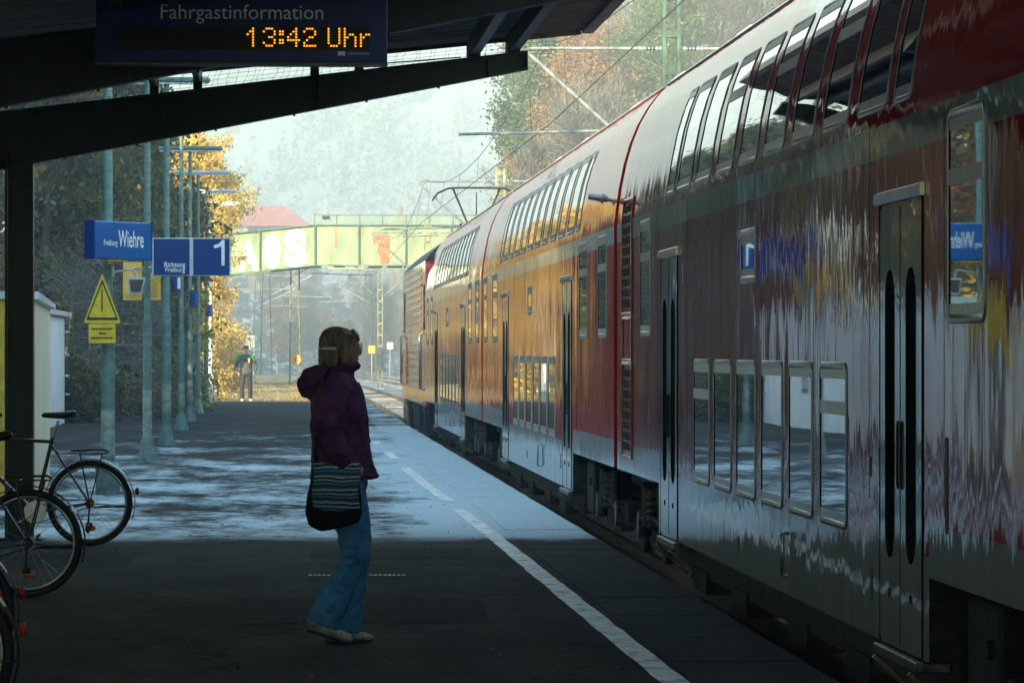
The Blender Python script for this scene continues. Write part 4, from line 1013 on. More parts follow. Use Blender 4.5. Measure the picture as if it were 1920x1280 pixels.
# ================================================================== overhead line masts
def ins(mb, mbd, a, b, r=.045):
    a, b = Vector(a), Vector(b); n = 7
    for k in range(n):
        t = (k + .5) / n; p = a.lerp(b, t); d = (b - a).normalized() * .012
        (mbd if 2 <= k <= 4 else mb).tube([p - d, p, p + d], [r * .55, r * 1.15, r * .55], 10)
    mb.tube([a, b], r * .4, 8)
M_brk = mat('weathered_bracket_tube', (.20, .23, .24), rough=.5, metal=.2, var=.2)
def mast(x, y, zb, zt, m, label, arms='lr', w_=.24, d_=.20, rot=0, group='masts of the overhead line beside the train'):
    o = thing('catenary_mast', label, 'mast', (x, y, zb), rot, group); H_ = zt - zb
    mb = MB()
    for s_ in (-1, 1):
        mb.box(s_ * w_ / 2 - .028, s_ * w_ / 2 + .028, -d_ / 2, d_ / 2, 0, H_)
    mb.build('flange', m, o)
    mb = MB(); z = .5
    while z < H_:
        mb.box(-w_ / 2 + .029, w_ / 2 - .029, -d_ / 2 + .01, -d_ / 2 + .025, z, z + .11); mb.box(-w_ / 2 + .029, w_ / 2 - .029, d_ / 2 - .025, d_ / 2 - .01, z, z + .11); z += .62
    mb.build('batten', m, o)
    mb = MB(); mb.bbox(-w_, w_, -w_, w_, -.35, .12, .03); mb.build('footing', M_wwall, o)
    def Z(h): return EYE + h - zb
    for c in arms:
        s_ = -1 if c == 'l' else 1; reach = 2.35 * s_
        b_, p_, pd = MB(), MB(), MB()
        x0 = s_ * w_ / 2
        b_.tube([(x0 + s_ * .42, 0, Z(4.97)), (reach + s_ * .0, 0, Z(4.97))], .028, 8)
        ins(p_, pd, (x0 + s_ * .02, 0, Z(4.97)), (x0 + s_ * .42, 0, Z(4.97)))
        # diagonal tube from mast foot of bracket up to the end of the top tube
        b_.tube([(x0 + s_ * .42, 0, Z(3.25)), (reach + s_ * .02, 0, Z(4.9))], .034, 8); ins(p_, pd, (x0, 0, Z(2.98)), (x0 + s_ * .42, 0, Z(3.25)))
        # registration arm
        b_.tube([(x0 + s_ * .85, 0, Z(3.62)), (reach * 1.0 + s_ * 1.15, 0, Z(3.55))], .024, 8)
        b_.tube([(reach + s_ * .55, 0, Z(3.5)), (reach + s_ * .50, 0, Z(3.33)), (reach - s_ * .55, 0, Z(3.38))], .014, 6)
        b_.tube([(x0 + s_ * .85, 0, Z(3.62)), (x0 + s_ * .95, 0, Z(3.46))], .03, 6)
        b_.build('bracket', M_brk, o); p_.build('insulator', M_porc, o); pd.build('insulator_core', M_porcd, o)
    return o
MX = 6.40
mast(MX, 75, -.6, EYE + 6.6, M_mast, 'green lattice mast above the nearest coach roof, with insulators on both sides')
mast(MX, 134, -.6, EYE + 5.35, M_mast2, 'yellow-green mast above the middle coach, partly behind the registration arm of the nearer one')
mast(MX - .25, 193, -.6, EYE + 5.5, M_mast2, 'pale small mast standing before the bridge, above the locomotive')
mast(MX - 1.0, 252, -.6, EYE + 5.5, M_mast2, 'faint far mast seen under the bridge behind the locomotive')
# wires of each track
def wire(name, lab, pts, r=.009):
    mb = MB(); mb.tube(pts, r, 5, True, True); return tag(mb.build(name, M_wire), lab, 'wire')
ys_ = [-40, 16, 75, 134, 193, 252, 311, 370]
zig = [.2, -.2, .1, -.25, .2, -.2, .2, -.2]
def contact(tx, side):
    t = thing('overhead_wire', 'overhead contact line running over the ' + side, 'overhead wire', (tx, 75, 3.9), 0, 'overhead wires')
    mb = MB(); mbm = MB(); mbd = MB()
    for i in range(len(ys_) - 1):
        a = Vector((tx + zig[i] + bend(ys_[i]), ys_[i], EYE + 3.72)); b = Vector((tx + zig[i + 1] + bend(ys_[i + 1]), ys_[i + 1], EYE + 3.72))
        mb.tube([a, b], .0085, 5)
        pts_ = []
        for k in range(13):
            u = k / 12; p = a.lerp(b, u); pts_.append(Vector((p.x + (tx - p.x) * .6, p.y, EYE + 3.72 + 1.25 - 3.4 * u * (1 - u) * .98 + .05)))
        mbm.tube(pts_, .0075, 5)
        for k in (1, 3, 5, 7, 9, 11): mbd.tube([pts_[k], a.lerp(b, k / 12)], .004, 4)
    mb.build('contact_wire', M_wire, t, True); mbm.build('messenger_wire', M_wire, t, True); mbd.build('droppers', M_wire, t, True)
contact(TC, 'track of the red train'); contact(TC + 4.2, 'second track beyond the train')
# masts beyond the bridge on the left side of the track
def lattice(x, y, zb, zt, m, label, w0=.42, w1=.22, arm=0):
    o = thing('lattice_mast', label, 'mast', (x, y, zb), 0, 'lattice masts beyond the bridge'); H_ = zt - zb; mb = MB()
    def c(z, i, j): w_ = (w0 + (w1 - w0) * z / H_) / 2; return Vector((i * w_, j * w_, z))
    for i in (-1, 1):
        for j in (-1, 1): mb.beam(c(0, i, j), c(H_, i, j), .05, .05)
    mb.build('corner_posts', m, o)
    for j in (-1, 1):
        mb = MB(); z = 0; f = 1
        while z < H_ - .5: mb.beam(c(z, -f, j), c(z + .5, f, j), .03, .02); z += .5; f = -f
        mb.build('lacing', m, o)
    if arm:
        mb = MB(); mb.tube([(0, 0, EYE + 3.5 - zb), (arm, 0, EYE + 4.9 - zb)], .035, 6); mb.tube([(0, 0, EYE + 4.9 - zb), (arm, 0, EYE + 4.9 - zb)], .03, 6); mb.tube([(arm * .3, 0, EYE + 3.6 - zb), (arm * 1.4, 0, EYE + 3.5 - zb)], .025, 6); mb.build('bracket', M_galv, o)
    return o
lattice(.60, 213, -.1, EYE + 5.6, M_mast2, 'lattice mast with the round orange disc, behind the bridge edge', .5, .34, 2.6)
lattice(-1.05, 300, -.3, EYE + 5.6, M_mast, 'green lattice mast left of the orange disc mast', .8, .4, 3.0)
lattice(-1.95, 365, -.3, EYE + 5.6, M_mast, 'slim far green lattice mast nearest to the golden bushes', .7, .4, 3.0)
lattice(6.2, 330, -.6, EYE + 5.6, M_mast, 'pale lattice mast between the standing woman and the locomotive, far off', .7, .4, -2.6)
od = thing('round_signal_disc', 'round orange disc with a dark mark fixed low on the lattice mast beyond the platform', 'signal', (.66, 212.6, 0))
c_ = P(554, 674, 212.6); mb = MB(); mb.tube([c_, c_ + Vector((0, .04, 0))], .25, 24); mb.build('disc', mat('signal_orange', (.85, .38, .03), rough=.5), od, True)
mb = MB(); mb.box(c_.x - .02, c_.x + .02, c_.y - .012, c_.y - .002, c_.z - .13, c_.z + .1); mb.box(c_.x - .07, c_.x + .02, c_.y - .012, c_.y - .002, c_.z + .04, c_.z + .08); mb.build('mark', M_black, od, True)
for (px, py, Y_, lab) in ((697, 655, 300, 'small yellowish post sign far off, between the woman and the train'), (731, 648, 330, 'small white post sign far off, nearest to the locomotive')):
    c_ = P(px, py, Y_); o = thing('track_post_sign', lab, 'sign', (c_.x, Y_, -.6)); mb = MB(); mb.tube([(0, .05, 0), (0, .05, c_.z + .6)], .04, 6); mb.build('post', M_galv, o)
    mb = MB(); mb.bbox(-.22, .22, -.02, .02, c_.z + .6 - .25, c_.z + .6 + .25, .006); mb.build('plate', M_yel if px < 700 else M_white, o)
# small grey-white cabin far left of track
cb = thing('trackside_cabinet', 'pale grey ribbed cabinet standing beyond the path, behind the walking man', 'cabinet', (-1.9, 260, -.2))
a = P(455, 655, 260); b = P(478, 629, 260); mb = MB(); mb.bbox(a.x, b.x, 260, 261, -.3, b.z, .01)
for k in range(6): xx = a.x + (b.x - a.x) * (k + .5) / 6; mb.box(xx - .03, xx + .03, 259.96, 259.999, .3, b.z - .05)
mb.build('housing', M_cap, cb, True)

# ================================================================== road bridge
BY = 207.0
M_stone = mat('grey_brown_masonry', (.20, .17, .13), rough=.9, var=.3, scale=2, bump=.02)
def B(px, py): return P(px, py, BY)
br = thing('road_bridge', 'pale green steel road bridge with white graffiti and an orange primer patch', 'bridge', (3, BY, 0))
ztop, zbot = B(0, 421).z, B(0, 499).z
mb = MB(); xl = B(590, 0).x; xr = 24.0
mb.box(xl, xr, BY, BY + .03, zbot + .06, ztop - .05); mb.box(xl, xr, BY + 4.5, BY + 4.53, zbot + .06, ztop - .05)
xa = B(425, 0).x; dA = .42
mb.prism([(xa, zbot + .06 - dA), (xl, zbot + .06), (xl, ztop - .05), (xa, ztop - .05 - dA)], 'y', BY, BY + .03)
mb.prism([(xa, zbot + .06 - dA), (xl, zbot + .06), (xl, ztop - .05), (xa, ztop - .05 - dA)], 'y', BY + 4.5, BY + 4.53)
mb.build('girder_web', M_bridge, br, True)
mb = MB()
for y_ in (BY, BY + 4.5):
    for z0, z1 in ((zbot, zbot + .06), (ztop - .05, ztop)):
        mb.box(xl, xr, y_ - .13, y_ + .16, z0, z1); mb.prism([(xa, z0 - dA), (xl - .001, z0), (xl - .001, z1), (xa, z1 - dA)], 'y', y_ - .13, y_ + .16)
mb.build('flange', M_bridged, br, True)
mb = MB(); k = 0
for px in [590, 672, 760, 845, 930, 1015, 1100, 1185, 1270]:
    x = B(px, 0).x; mb.box(x - .035, x + .035, BY - .10, BY - .001, zbot + .061, ztop - .051)
x = B(487, 0).x; mb.box(x - .03, x + .03, BY - .10, BY - .001, zbot + .06 - .26, ztop - .32)
mb.build('stiffener', M_bridged, br, True)
mb = MB(); mb.box(xl, xr, BY + .2, BY + 4.4, ztop - .35, ztop - .1); mb.prism([(xa, ztop - .35 - dA), (xl, ztop - .35), (xl, ztop - .1), (xa, ztop - .1 - dA)], 'y', BY + .2, BY + 4.4); mb.build('deck', M_wwall, br, True)
mb = MB(); ra = random.Random(1)
for x in np.arange(xl + .3, 16, .55):
    if ra.random() < .65: mb.box(x, x + ra.uniform(.2, .6), BY - .2, BY + .1, zbot - .07, zbot - .005)
mb.box(xl + .6, xl + 2.2, BY - .3, BY + .2, zbot - .16, zbot - .07); mb.tube([(xl + .6, BY - .25, zbot - .12), (xl + 2.4, BY - .25, zbot - .17), (9, BY - .25, zbot - .05)], .03, 6)
mb.build('lower_pipework', M_bridge, br, True)
mb = MB(); a = B(699, 485); b = B(731, 441); mb.box(a.x, b.x, BY - .006, BY - .001, B(0, 458).z, b.z); mb.prism([(B(713, 0).x, zbot + .1), (B(729, 0).x, zbot + .1), (b.x, B(0, 458).z), (B(707, 0).x, B(0, 458).z)], 'y', BY - .006, BY - .001)
a = B(628, 463); b = B(631, 424); mb.box(a.x, b.x, BY - .005, BY - .001, a.z, b.z)
mb.build('primer_patch', M_rust, br, True)
text_obj('graffiti', 'A', M_white, br, face_front(B(447, 0).x - 3, -.012, B(0, 509).z), w=38 * BY / F, h=60 * BY / F, bold=.06)
text_obj('graffiti', '0', M_white, br, face_front(B(493, 0).x - 3, -.012, B(0, 505).z), w=33 * BY / F, h=66 * BY / F, bold=.085)
text_obj('graffiti', 'S', M_white, br, face_front(B(531, 0).x - 3, -.012, B(0, 502).z), w=45 * BY / F, h=72 * BY / F, bold=.075)
mb = MB()
for px in [589, 631, 674, 717, 761, 805, 849, 893, 937, 981, 1025, 1069]:
    x = B(px, 0).x; mb.box(x - .03, x + .03, BY + .02, BY + .09, ztop, B(0, 402).z)
mb.box(xl, xr, BY + .03, BY + .08, B(0, 405).z, B(0, 402.5).z); mb.build('railing', M_bridged, br, True)
mb = MB(); zz0, zz1 = ztop + .03, B(0, 406).z
x = xl
while x < 14: mb.box(x, x + .012, BY + .05, BY + .06, zz0, zz1); x += .075
for k in range(9): z = zz0 + (zz1 - zz0) * k / 8; mb.box(xl, 14, BY + .052, BY + .058, z, z + .012)
mb.build('railing_mesh', M_bridge, br, True)
mb = MB(); a, b = B(604, 411), B(618, 405); mb.bbox(a.x, b.x, BY - .06, BY + .02, a.z, b.z, .005); mb.build('small_plate', M_black, br, True)
mb = MB(); mb.box(15.5, 19, BY - .5, BY + 5, -.6, zbot - .01); mb.build('abutment', M_stone, br, True); mb = MB(); mb.box(-9.5, xa - .6, BY - .5, BY + 5, -.6, zbot - dA + .2); mb.build('abutment', M_stone, br, True)

# houses
def house(name, lab, x0, x1, y0, y1, z0, zw, zr, ridge='x', group=None, wins=3):
    o = thing(name, lab, 'house', ((x0 + x1) / 2, y0, z0), 0, group)
    mb = MB(); mb.box(x0, x1, y0, y1, zw - (zr - zw) * .9, zw); mb.build('wall', M_house, o, True)
    mb = MB(); mb.box(x0 - .2, x1 + .2, y0 + .5, y1, z0, zw - (zr - zw) * .9 - .01); mb.build('basement', M_stone, o, True)
    mb = MB()
    if ridge == 'x':
        ym = (y0 + y1) / 2; mb.prism([(y0 - .5, zw), (y1 + .5, zw), (ym + .3, zr), (ym - .3, zr)], 'x', x0 - .5, x1 + .5)
        for e_ in (0, 1): pass
    else:
        xm = (x0 + x1) / 2; mb.prism([(x0 - .5, zw), (x1 + .5, zw), (xm, zr)], 'y', y0 - .5, y1 + .5)
    mb.build('roof', M_rooft, o, True)
    for k in range(wins):
        xx = x0 + (x1 - x0) * (k + .5) / wins; mb = MB(); mb.bbox(xx - .25, xx + .25, y0 - .03, y0 + .02, zw - 1.1, zw - .5, .01); mb.build('window', M_glass, o, True)
    return o
# hipped red roof behind the bridge, left
o = thing('red_roofed_house', 'house with a big hazy pinkish red hipped roof behind the left end of the bridge', 'house', (-1.5, 480, 0))
Yh = 480; a = P(430, 424, Yh); b = P(585, 424, Yh); r0, r1 = P(482, 386, Yh), P(532, 389, Yh)
mb = MB(); mb.box(a.x + 2.0, b.x - 1.2, Yh + 1, Yh + 9, 6.0, a.z); mb.build('wall', M_stone, o, True)
mb = MB(); mb.add([(a.x, Yh - .4, a.z), (b.x, Yh - .4, a.z), (b.x, Yh + 9.4, a.z), (a.x, Yh + 9.4, a.z), (r0.x, Yh + 4.5, r0.z + .1), (r1.x, Yh + 4.5, r0.z + .1)], [(0, 1, 5, 4), (1, 2, 5), (2, 3, 4, 5), (3, 0, 4), (3, 2, 1, 0)]); mb.build('roof', M_rooft, o, True)
for k in range(3):
    xx = a.x + (b.x - a.x) * (k + .5) / 3; mb = MB(); mb.bbox(xx - .45, xx + .45, Yh - .03, Yh + .02, a.z - 1.9, a.z - .6, .01); mb.build('window', M_glass, o, True)
for (pl, pr, pt, pbm, Y_, lab) in ((690, 742, 551, 578, 640, 'far white house glowing in the sun under the bridge, right of the woman'),):
    a, b = P(pl, pbm, Y_), P(pr, pt, Y_); house('far_house', lab, a.x, b.x, Y_, Y_ + 9, a.z - 6, b.z, b.z + 1.5)

# ================================================================== trees
def grow(seed, H, W, bare=.3, levels=4, up=.35, droop=0.0, trunk_r=None):
    ra = random.Random(seed); mb = MB(); tips = []; dirs = []
    tr = trunk_r or H * .016
    def branch(p, d, L, r, lv):
        n = 4; pts = [p]; rs = [r]
        for i in range(n):
            d = (d + Vector((ra.gauss(0, .16), ra.gauss(0, .16), ra.gauss(0, .10) + (up * .12 if lv else 0) - droop * .15))).normalized()
            p = p + d * L / n; pts.append(p); rs.append(r * (1 - .55 * (i + 1) / n))
        mb.tube(pts, rs, 6 if lv < 2 else (4 if lv < 3 else 3), False)
        if lv >= levels:
            for k in range(1, n + 1): tips.append(tuple(pts[k])); dirs.append(tuple(d))
            return
        kids_ = ra.randint(3, 5)
        for k in range(kids_):
            t = (.35 + .65 * (k + 1) / kids_); q = pts[min(n, int(t * n))]
            a = ra.uniform(0, 2 * math.pi); s_ = Vector((math.cos(a), math.sin(a), ra.uniform(-.1, .7 + up)))
            branch(q, (d * .55 + s_.normalized() * .75).normalized(), L * ra.uniform(.48, .72), r * .5, lv + 1)
    # trunk
    p = Vector((0, 0, -.3)); pts = [p]; rs = [tr * 1.3]; d = Vector((ra.gauss(0, .04), ra.gauss(0, .04), 1)).normalized()
    N = 9
    for i in range(N):
        d = (d + Vector((ra.gauss(0, .05), ra.gauss(0, .05), .05))).normalized(); p = p + d * (H * .95) / N; pts.append(p); rs.append(tr * (1 - .85 * (i + 1) / N))
    mb.tube(pts, rs, 8)
    nb = int(10 + H * 1.2)
    for i in range(nb):
        t = bare + (1 - bare) * (i + .5) / nb; z = t * N; k = int(z); q = pts[k].lerp(pts[min(N, k + 1)], z - k)
        a = i * 2.4 + ra.uniform(-.5, .5); shape = math.sin(math.pi * min(1, max(.08, (t - bare * .7) / (1.05 - bare * .7)))) ** .6
        L = W * shape * ra.uniform(.6, 1.05)
        branch(q, Vector((math.cos(a), math.sin(a), up + .8 * max(0, t - .6))).normalized(), L * .62, tr * .38 * (1.1 - t * .6), 2)
    return mb, np.array(tips), np.array(dirs)
def spruce_pts(seed, H, W, n):
    r_ = np.random.default_rng(seed); t = r_.uniform(0, 1, n) ** .75; t = 1 - t
    ang = r_.uniform(0, 2 * np.pi, n); k = np.floor(t * H * 1.6); br = .55 + .45 * np.abs(np.sin(ang * 3.5 + k * 1.9)); rad = W * (1 - t) ** .8 * br * r_.uniform(.25, 1, n) ** .5
    z = t * H + .4 - rad * .28 + r_.normal(0, .08, n) + .3
    return np.stack([rad * np.cos(ang), rad * np.sin(ang), z], 1)
PROTO = {}
def proto(kind, i):
    key = (kind, i)
    if key in PROTO: return PROTO[key]
    r_ = np.random.default_rng(hash_(kind) + i)
    if kind == 'golden':
        mb, t, d = grow(100 + i, 9.0, 3.0, .12, 4, .35); n = 17000; c = r_.integers(0, len(t), n)
        me = quads('crown', t[c] + r_.normal(0, .13, (n, 3)), .085, M_lgold, seed=i); bark = M_barkl
    elif kind == 'olive':
        mb, t, d = grow(140 + i, 9.0, 3.2, .08, 4, .3); n = 20000; c = r_.integers(0, len(t), n)
        me = quads('crown', t[c] + r_.normal(0, .17, (n, 3)), .095, M_lshrub, seed=i); bark = M_bark
    elif kind == 'yellowgreen':
        mb, t, d = grow(170 + i, 5.0, 1.9, .05, 4, .4); n = 9000; c = r_.integers(0, len(t), n)
        me = quads('crown', t[c] + r_.normal(0, .13, (n, 3)), .08, M_lyg, seed=i); bark = M_bark
    elif kind == 'orange':
        mb, t, d = grow(200 + i, 16.0, 4.4, .3, 4, .45, trunk_r=.2); n = 20000; c = r_.integers(0, len(t), n)
        me = quads('crown', t[c] + r_.normal(0, .22, (n, 3)), .10, M_loran, seed=i); bark = M_barkl
    elif kind == 'bare':
        mb, t, d = grow(230 + i, 16.0, 4.6, .28, 4, .5, trunk_r=.2); n = 15000; c = r_.integers(0, len(t), n)
        me = quads('crown', t[c] + r_.normal(0, .30, (n, 3)), .035, M_lfrost, dirs=d[c], aspect=11, seed=i); bark = M_bark
    elif kind == 'twigs':
        mb, t, d = grow(260 + i, 4.2, 2.6, .03, 4, .1, droop=.5, trunk_r=.05); n = 2600; c = r_.integers(0, len(t), n)
        me = quads('crown', t[c] + r_.normal(0, .18, (n, 3)), .025, M_lfrost, dirs=d[c], aspect=9, seed=i); bark = M_twig
    elif kind == 'spruce':
        mb = MB(); mb.tube([(0, 0, -.3), (0, 0, 8), (0, 0, 15.6)], [.22, .13, .02], 8); me = quads('crown', spruce_pts(i, 16, 3.3, 26000), .13, M_ldark, aspect=1.8, seed=i); bark = M_bark
    elif kind == 'pine':
        mb, t, d = grow(290 + i, 17.0, 3.3, .38, 3, .2, trunk_r=.2); n = 24000; c = r_.integers(0, len(t), n)
        me = quads('crown', t[c] + r_.normal(0, .32, (n, 3)), .10, M_lpine, aspect=2, seed=i); bark = M_barkl
    elif kind == 'hedge':
        b = r_.uniform([-1.6, -1.2, 0], [1.6, 1.2, 2.2], (60, 3)); b[:, 2] *= 1 - .3 * (np.abs(b[:, 0]) / 1.6); n = 9000; c = r_.integers(0, 60, n)
        mb = MB()
        for k in range(26): mb.tube([(b[k][0] * .3, b[k][1] * .3, -.1), (b[k][0] * .7, b[k][1] * .7, b[k][2] * .5), tuple(b[k])], [.03, .02, .008], 4)
        me = quads('crown', b[c] + r_.normal(0, .22, (n, 3)), .085, M_lshrub if i != 1 else M_lgold, seed=i); bark = M_bark
    tm = mb.build('trunk', bark, None, fix=False); trm = tm.data; COL.objects.unlink(tm); bpy.data.objects.remove(tm)
    PROTO[key] = (trm, me); return PROTO[key]
def hash_(s): return sum(ord(c) * (k + 1) for k, c in enumerate(s))
NAMES = {'golden': 'golden_tree', 'olive': 'evergreen_tree', 'yellowgreen': 'small_tree', 'orange': 'beech_tree', 'bare': 'bare_tree', 'twigs': 'bare_bush', 'spruce': 'spruce_tree', 'pine': 'pine_tree', 'hedge': 'shrub'}
rt = random.Random(77)
def tree(kind, i, x, y, s, label, group, sx=1.0):
    trm, cm_ = proto(kind, i); z = float(hgt(np.array(x), np.array(float(y))))
    o = thing(NAMES[kind], label, 'bush' if kind in ('twigs', 'hedge') else 'tree', (x, y, z), rt.uniform(0, 6.28), group)
    o.scale = (s * sx, s * sx, s)
    link('trunk', trm, None, o); link('crown', cm_, None, o); return o
def tx(px, Y): return (px - XV) / F * Y
# left: dark evergreens behind the sheds (visible) ...
for k, (px, Y_, s, kd) in enumerate([(70, 108, 1.05, 'olive'), (120, 118, 1.15, 'olive'), (175, 112, 1.0, 'olive'), (215, 121, 1.12, 'olive'), (262, 124, .92, 'olive'), (20, 115, 1.1, 'olive'), (150, 127, 1.2, 'olive')]):
    tree(kd, k % 3, tx(px, Y_), Y_, s, ['evergreen tree with dark olive foliage, leftmost, just right of the canopy post', 'tall dark evergreen tree behind the name sign', 'dark olive evergreen tree right behind the nearest pole', 'dense dark evergreen tree between the nearest pole and the second pole', 'evergreen tree at the right edge of the dark foliage, behind the second and third poles', 'evergreen tree mostly hidden behind the canopy post', 'tallest dark evergreen tree at the back, behind the name sign'][k], 'dark evergreens left of the platform')
for k, (px, Y_, s) in enumerate([(150, 101.5, 1.0), (215, 103, .9), (110, 103, 1.1)]):
    tree('twigs', k % 2, tx(px, Y_), Y_, s, ['bush of pale frosted arching twigs under the name sign', 'smaller bush of frosted twigs at the foot of the dark trees, behind the nearest pole', 'bush of frosted twigs just above the sheds'][k], 'frosted bushes')
for k, (px, Y_, s, i) in enumerate([(150, 101, .9, 0), (225, 106, .95, 2), (268, 112, .9, 0), (295, 120, 1.0, 2), (300, 134, 1.0, 1), (325, 143, .9, 1)]):
    tree('hedge', i, tx(px, Y_) - .5, Y_, s, ['low dark green shrub beside the white shed', 'low dark green shrub behind the nearest pole', 'low green shrub behind the second pole', 'low green and brown shrub behind the third pole', 'low golden shrub behind the fourth pole', 'low golden shrub behind the pole with the highest lamp head'][k], 'shrubs along the platform fence')
for k, (px, Y_, s) in enumerate([(305, 122, 1.15), (322, 128, 1.0)]):
    tree('yellowgreen', k, tx(px, Y_), Y_, s, ['yellow-green small tree between the third and fourth poles', 'yellow-green small tree behind the pole with the highest lamp head'][k], None)
# ... and a row nearer the camera outside the frame on the left that shades the platform
for k, (x, Y_, s) in enumerate([(-8.6, 47, 1.15), (-8.2, 54, 1.2), (-8.8, 61, 1.15), (-8.3, 68, 1.2), (-9, 75, 1.2), (-8.4, 82, 1.15), (-8.8, 89, 1.2), (-8.2, 96, 1.15), (-8.6, 102, 1.2), (-11, 58, 1.3), (-11.4, 71, 1.3), (-11, 84, 1.3), (-11.2, 97, 1.35), (-10.5, 106, 1.3)]):
    tree('orange' if k in (3, 6, 8) else 'olive', k % 3, x, Y_, s * (.72 if k in (3, 6, 8) else 1.22 if k < 9 else 1.38), 'tall tree in the row behind the sheds, outside the frame', 'evergreen row behind the sheds', 1.15)
# golden trees
G = [(300, 139, .92), (325, 146, .97), (345, 153, 1.0), (362, 163, 1.02), (325, 168, 1.1), (360, 176, 1.0), (335, 192, 1.12), (355, 196, .98)]
GL = ['golden tree nearest to the platform poles, leftmost', 'golden tree behind the two highest lamp heads', 'golden tree behind the sunlit lamp heads', 'golden tree overhanging to the right of the lamp heads', 'tall golden tree in the back of the clump', 'golden tree with branches reaching over the graffiti', 'tallest golden tree at the back near the bridge', 'golden tree right beside the bridge end']
for k, (px, Y_, s) in enumerate(G): tree('golden', k % 3, tx(px, Y_) - .25, Y_, s, GL[k], 'golden trees at the end of the platform')
for k, (px, Y_, s) in enumerate([(350, 147, .8), (372, 158, .95), (385, 172, 1.1), (398, 190, 1.2), (370, 190, 1.3), (385, 218, 1.4), (405, 245, 1.4)]):
    tree('hedge', 1, tx(px, Y_) - 1.0, Y_, s, ['golden bush just behind the farthest lamp posts', 'golden bush left of the walking man', 'golden bush behind the walking man', 'golden bush near the cabinet', 'tall golden bush at the foot of the golden trees', 'golden bush under the bridge end', 'farthest golden bush beyond the bridge'][k], 'golden bushes beside the path')
for k in range(18):
    Y_ = 212 + k * 12; x = -4.4 - rt.uniform(0, 1.6) + bend(Y_); tree('golden', k % 3, x, Y_, rt.uniform(.8, 1.05), 'hazy tree in the line left of the track beyond the bridge', 'trees left of the track beyond the bridge')
for k in range(10):
    Y_ = 205 + k * 17; tree('hedge', 1, -4.2 + bend(Y_) - rt.uniform(0, .6), Y_, 1.5, 'hazy golden bush in the line left of the track beyond the bridge', 'bushes left of the track beyond the bridge')
# right: misty forest behind the train
LB = {'spruce': 'dark spruce in the misty forest above the train', 'pine': 'pine with sparse yellow-green crown in the misty forest above the train', 'orange': 'beech keeping rust-orange leaves in the misty forest above the train', 'bare': 'bare frosted tree in the misty forest above the train'}
FR = [('pine', 1035, 178, .98), ('pine', 1075, 200, 1.05), ('spruce', 1020, 215, .62), ('spruce', 1085, 185, .75), ('bare', 1000, 205, .55), ('orange', 1120, 175, .92), ('orange', 1165, 188, 1.0), ('bare', 1140, 205, 1.1), ('spruce', 1150, 230, 1.05), ('pine', 1195, 178, 1.0), ('orange', 1225, 182, .85),
      ('spruce', 1215, 215, 1.2), ('bare', 1250, 190, 1.1), ('orange', 1285, 205, 1.1), ('bare', 1320, 185, 1.15), ('spruce', 1310, 235, 1.25), ('bare', 1365, 195, 1.15), ('orange', 1345, 220, 1.15), ('bare', 1410, 185, 1.15), ('spruce', 1400, 225, 1.2), ('bare', 1455, 200, 1.2), ('orange', 1440, 230, 1.2), ('bare', 1500, 190, 1.1), ('spruce', 1500, 235, 1.3),
      ('spruce', 1110, 250, 1.05), ('spruce', 1060, 245, .85), ('bare', 1180, 260, 1.3), ('spruce', 1240, 265, 1.35), ('bare', 1290, 270, 1.4), ('spruce', 1355, 275, 1.45), ('bare', 1095, 222, .95), ('spruce', 1450, 270, 1.4), ('bare', 1520, 260, 1.4), ('orange', 1560, 210, 1.2), ('spruce', 1600, 230, 1.3), ('bare', 1580, 185, 1.1), ('spruce', 1030, 260, .7), ('bare', 1055, 165, .62), ('bare', 1110, 160, .7), ('spruce', 1130, 168, .62), ('spruce', 1180, 165, .7), ('bare', 1215, 160, .75), ('spruce', 1265, 160, .8)]
cnt = {}
for kd, px, Y_, s in FR:
    c = cnt.get(kd, 0); cnt[kd] = c + 1
    tree(kd, c % 3, tx(px, Y_), Y_, s, LB[kd], 'trees of the misty forest, ' + kd)
# valley trees far off under the bridge
for k in range(64):
    px = 410 + rt.uniform(0, 380); Y_ = rt.uniform(380, 470) if k % 2 else rt.uniform(500, 640); kd = ['olive', 'bare', 'bare', 'olive', 'orange'][k % 5]
    tree(kd, k % 3, tx(px, Y_), Y_, rt.uniform(.34, .55), 'hazy blue tree far off in the valley beyond the bridge', 'far trees in the valley')
for (px, s) in ((737, .42), (750, .58)):
    tree('golden', 0, tx(px, 560), 560, s * 3.2, 'slim hazy orange poplar rising above the bridge, ' + ('shorter and left' if px < 740 else 'taller and right'), None, .22)
# dry grass tufts along the path
mb = MB(); ra = random.Random(9)
for i in range(9000):
    y = 142.5 + ra.random() ** 1.4 * 90; x = ra.uniform(-4.2, 1.5) + bend(y)
    if -1.6 < x < .3 and ra.random() < .7: continue
    z = float(.0) - .02; h_ = ra.uniform(.03, .16); a = ra.uniform(0, 6.28); w_ = .012; dx, dy = ra.uniform(-.06, .06), ra.uniform(-.06, .06)
    mb.add([(x - w_ * math.cos(a), y - w_ * math.sin(a), z), (x + w_ * math.cos(a), y + w_ * math.sin(a), z), (x + dx, y + dy, z + h_)], [(0, 1, 2)])
tag(mb.build('dry_grass', leaf_mat('dry_grass_blades', [(.2, .14, .05), (.42, .30, .12), (.55, .42, .2)], .3, 1.0), fix=False), 'dry golden grass beside the path at the end of the platform', 'grass', kind='stuff')

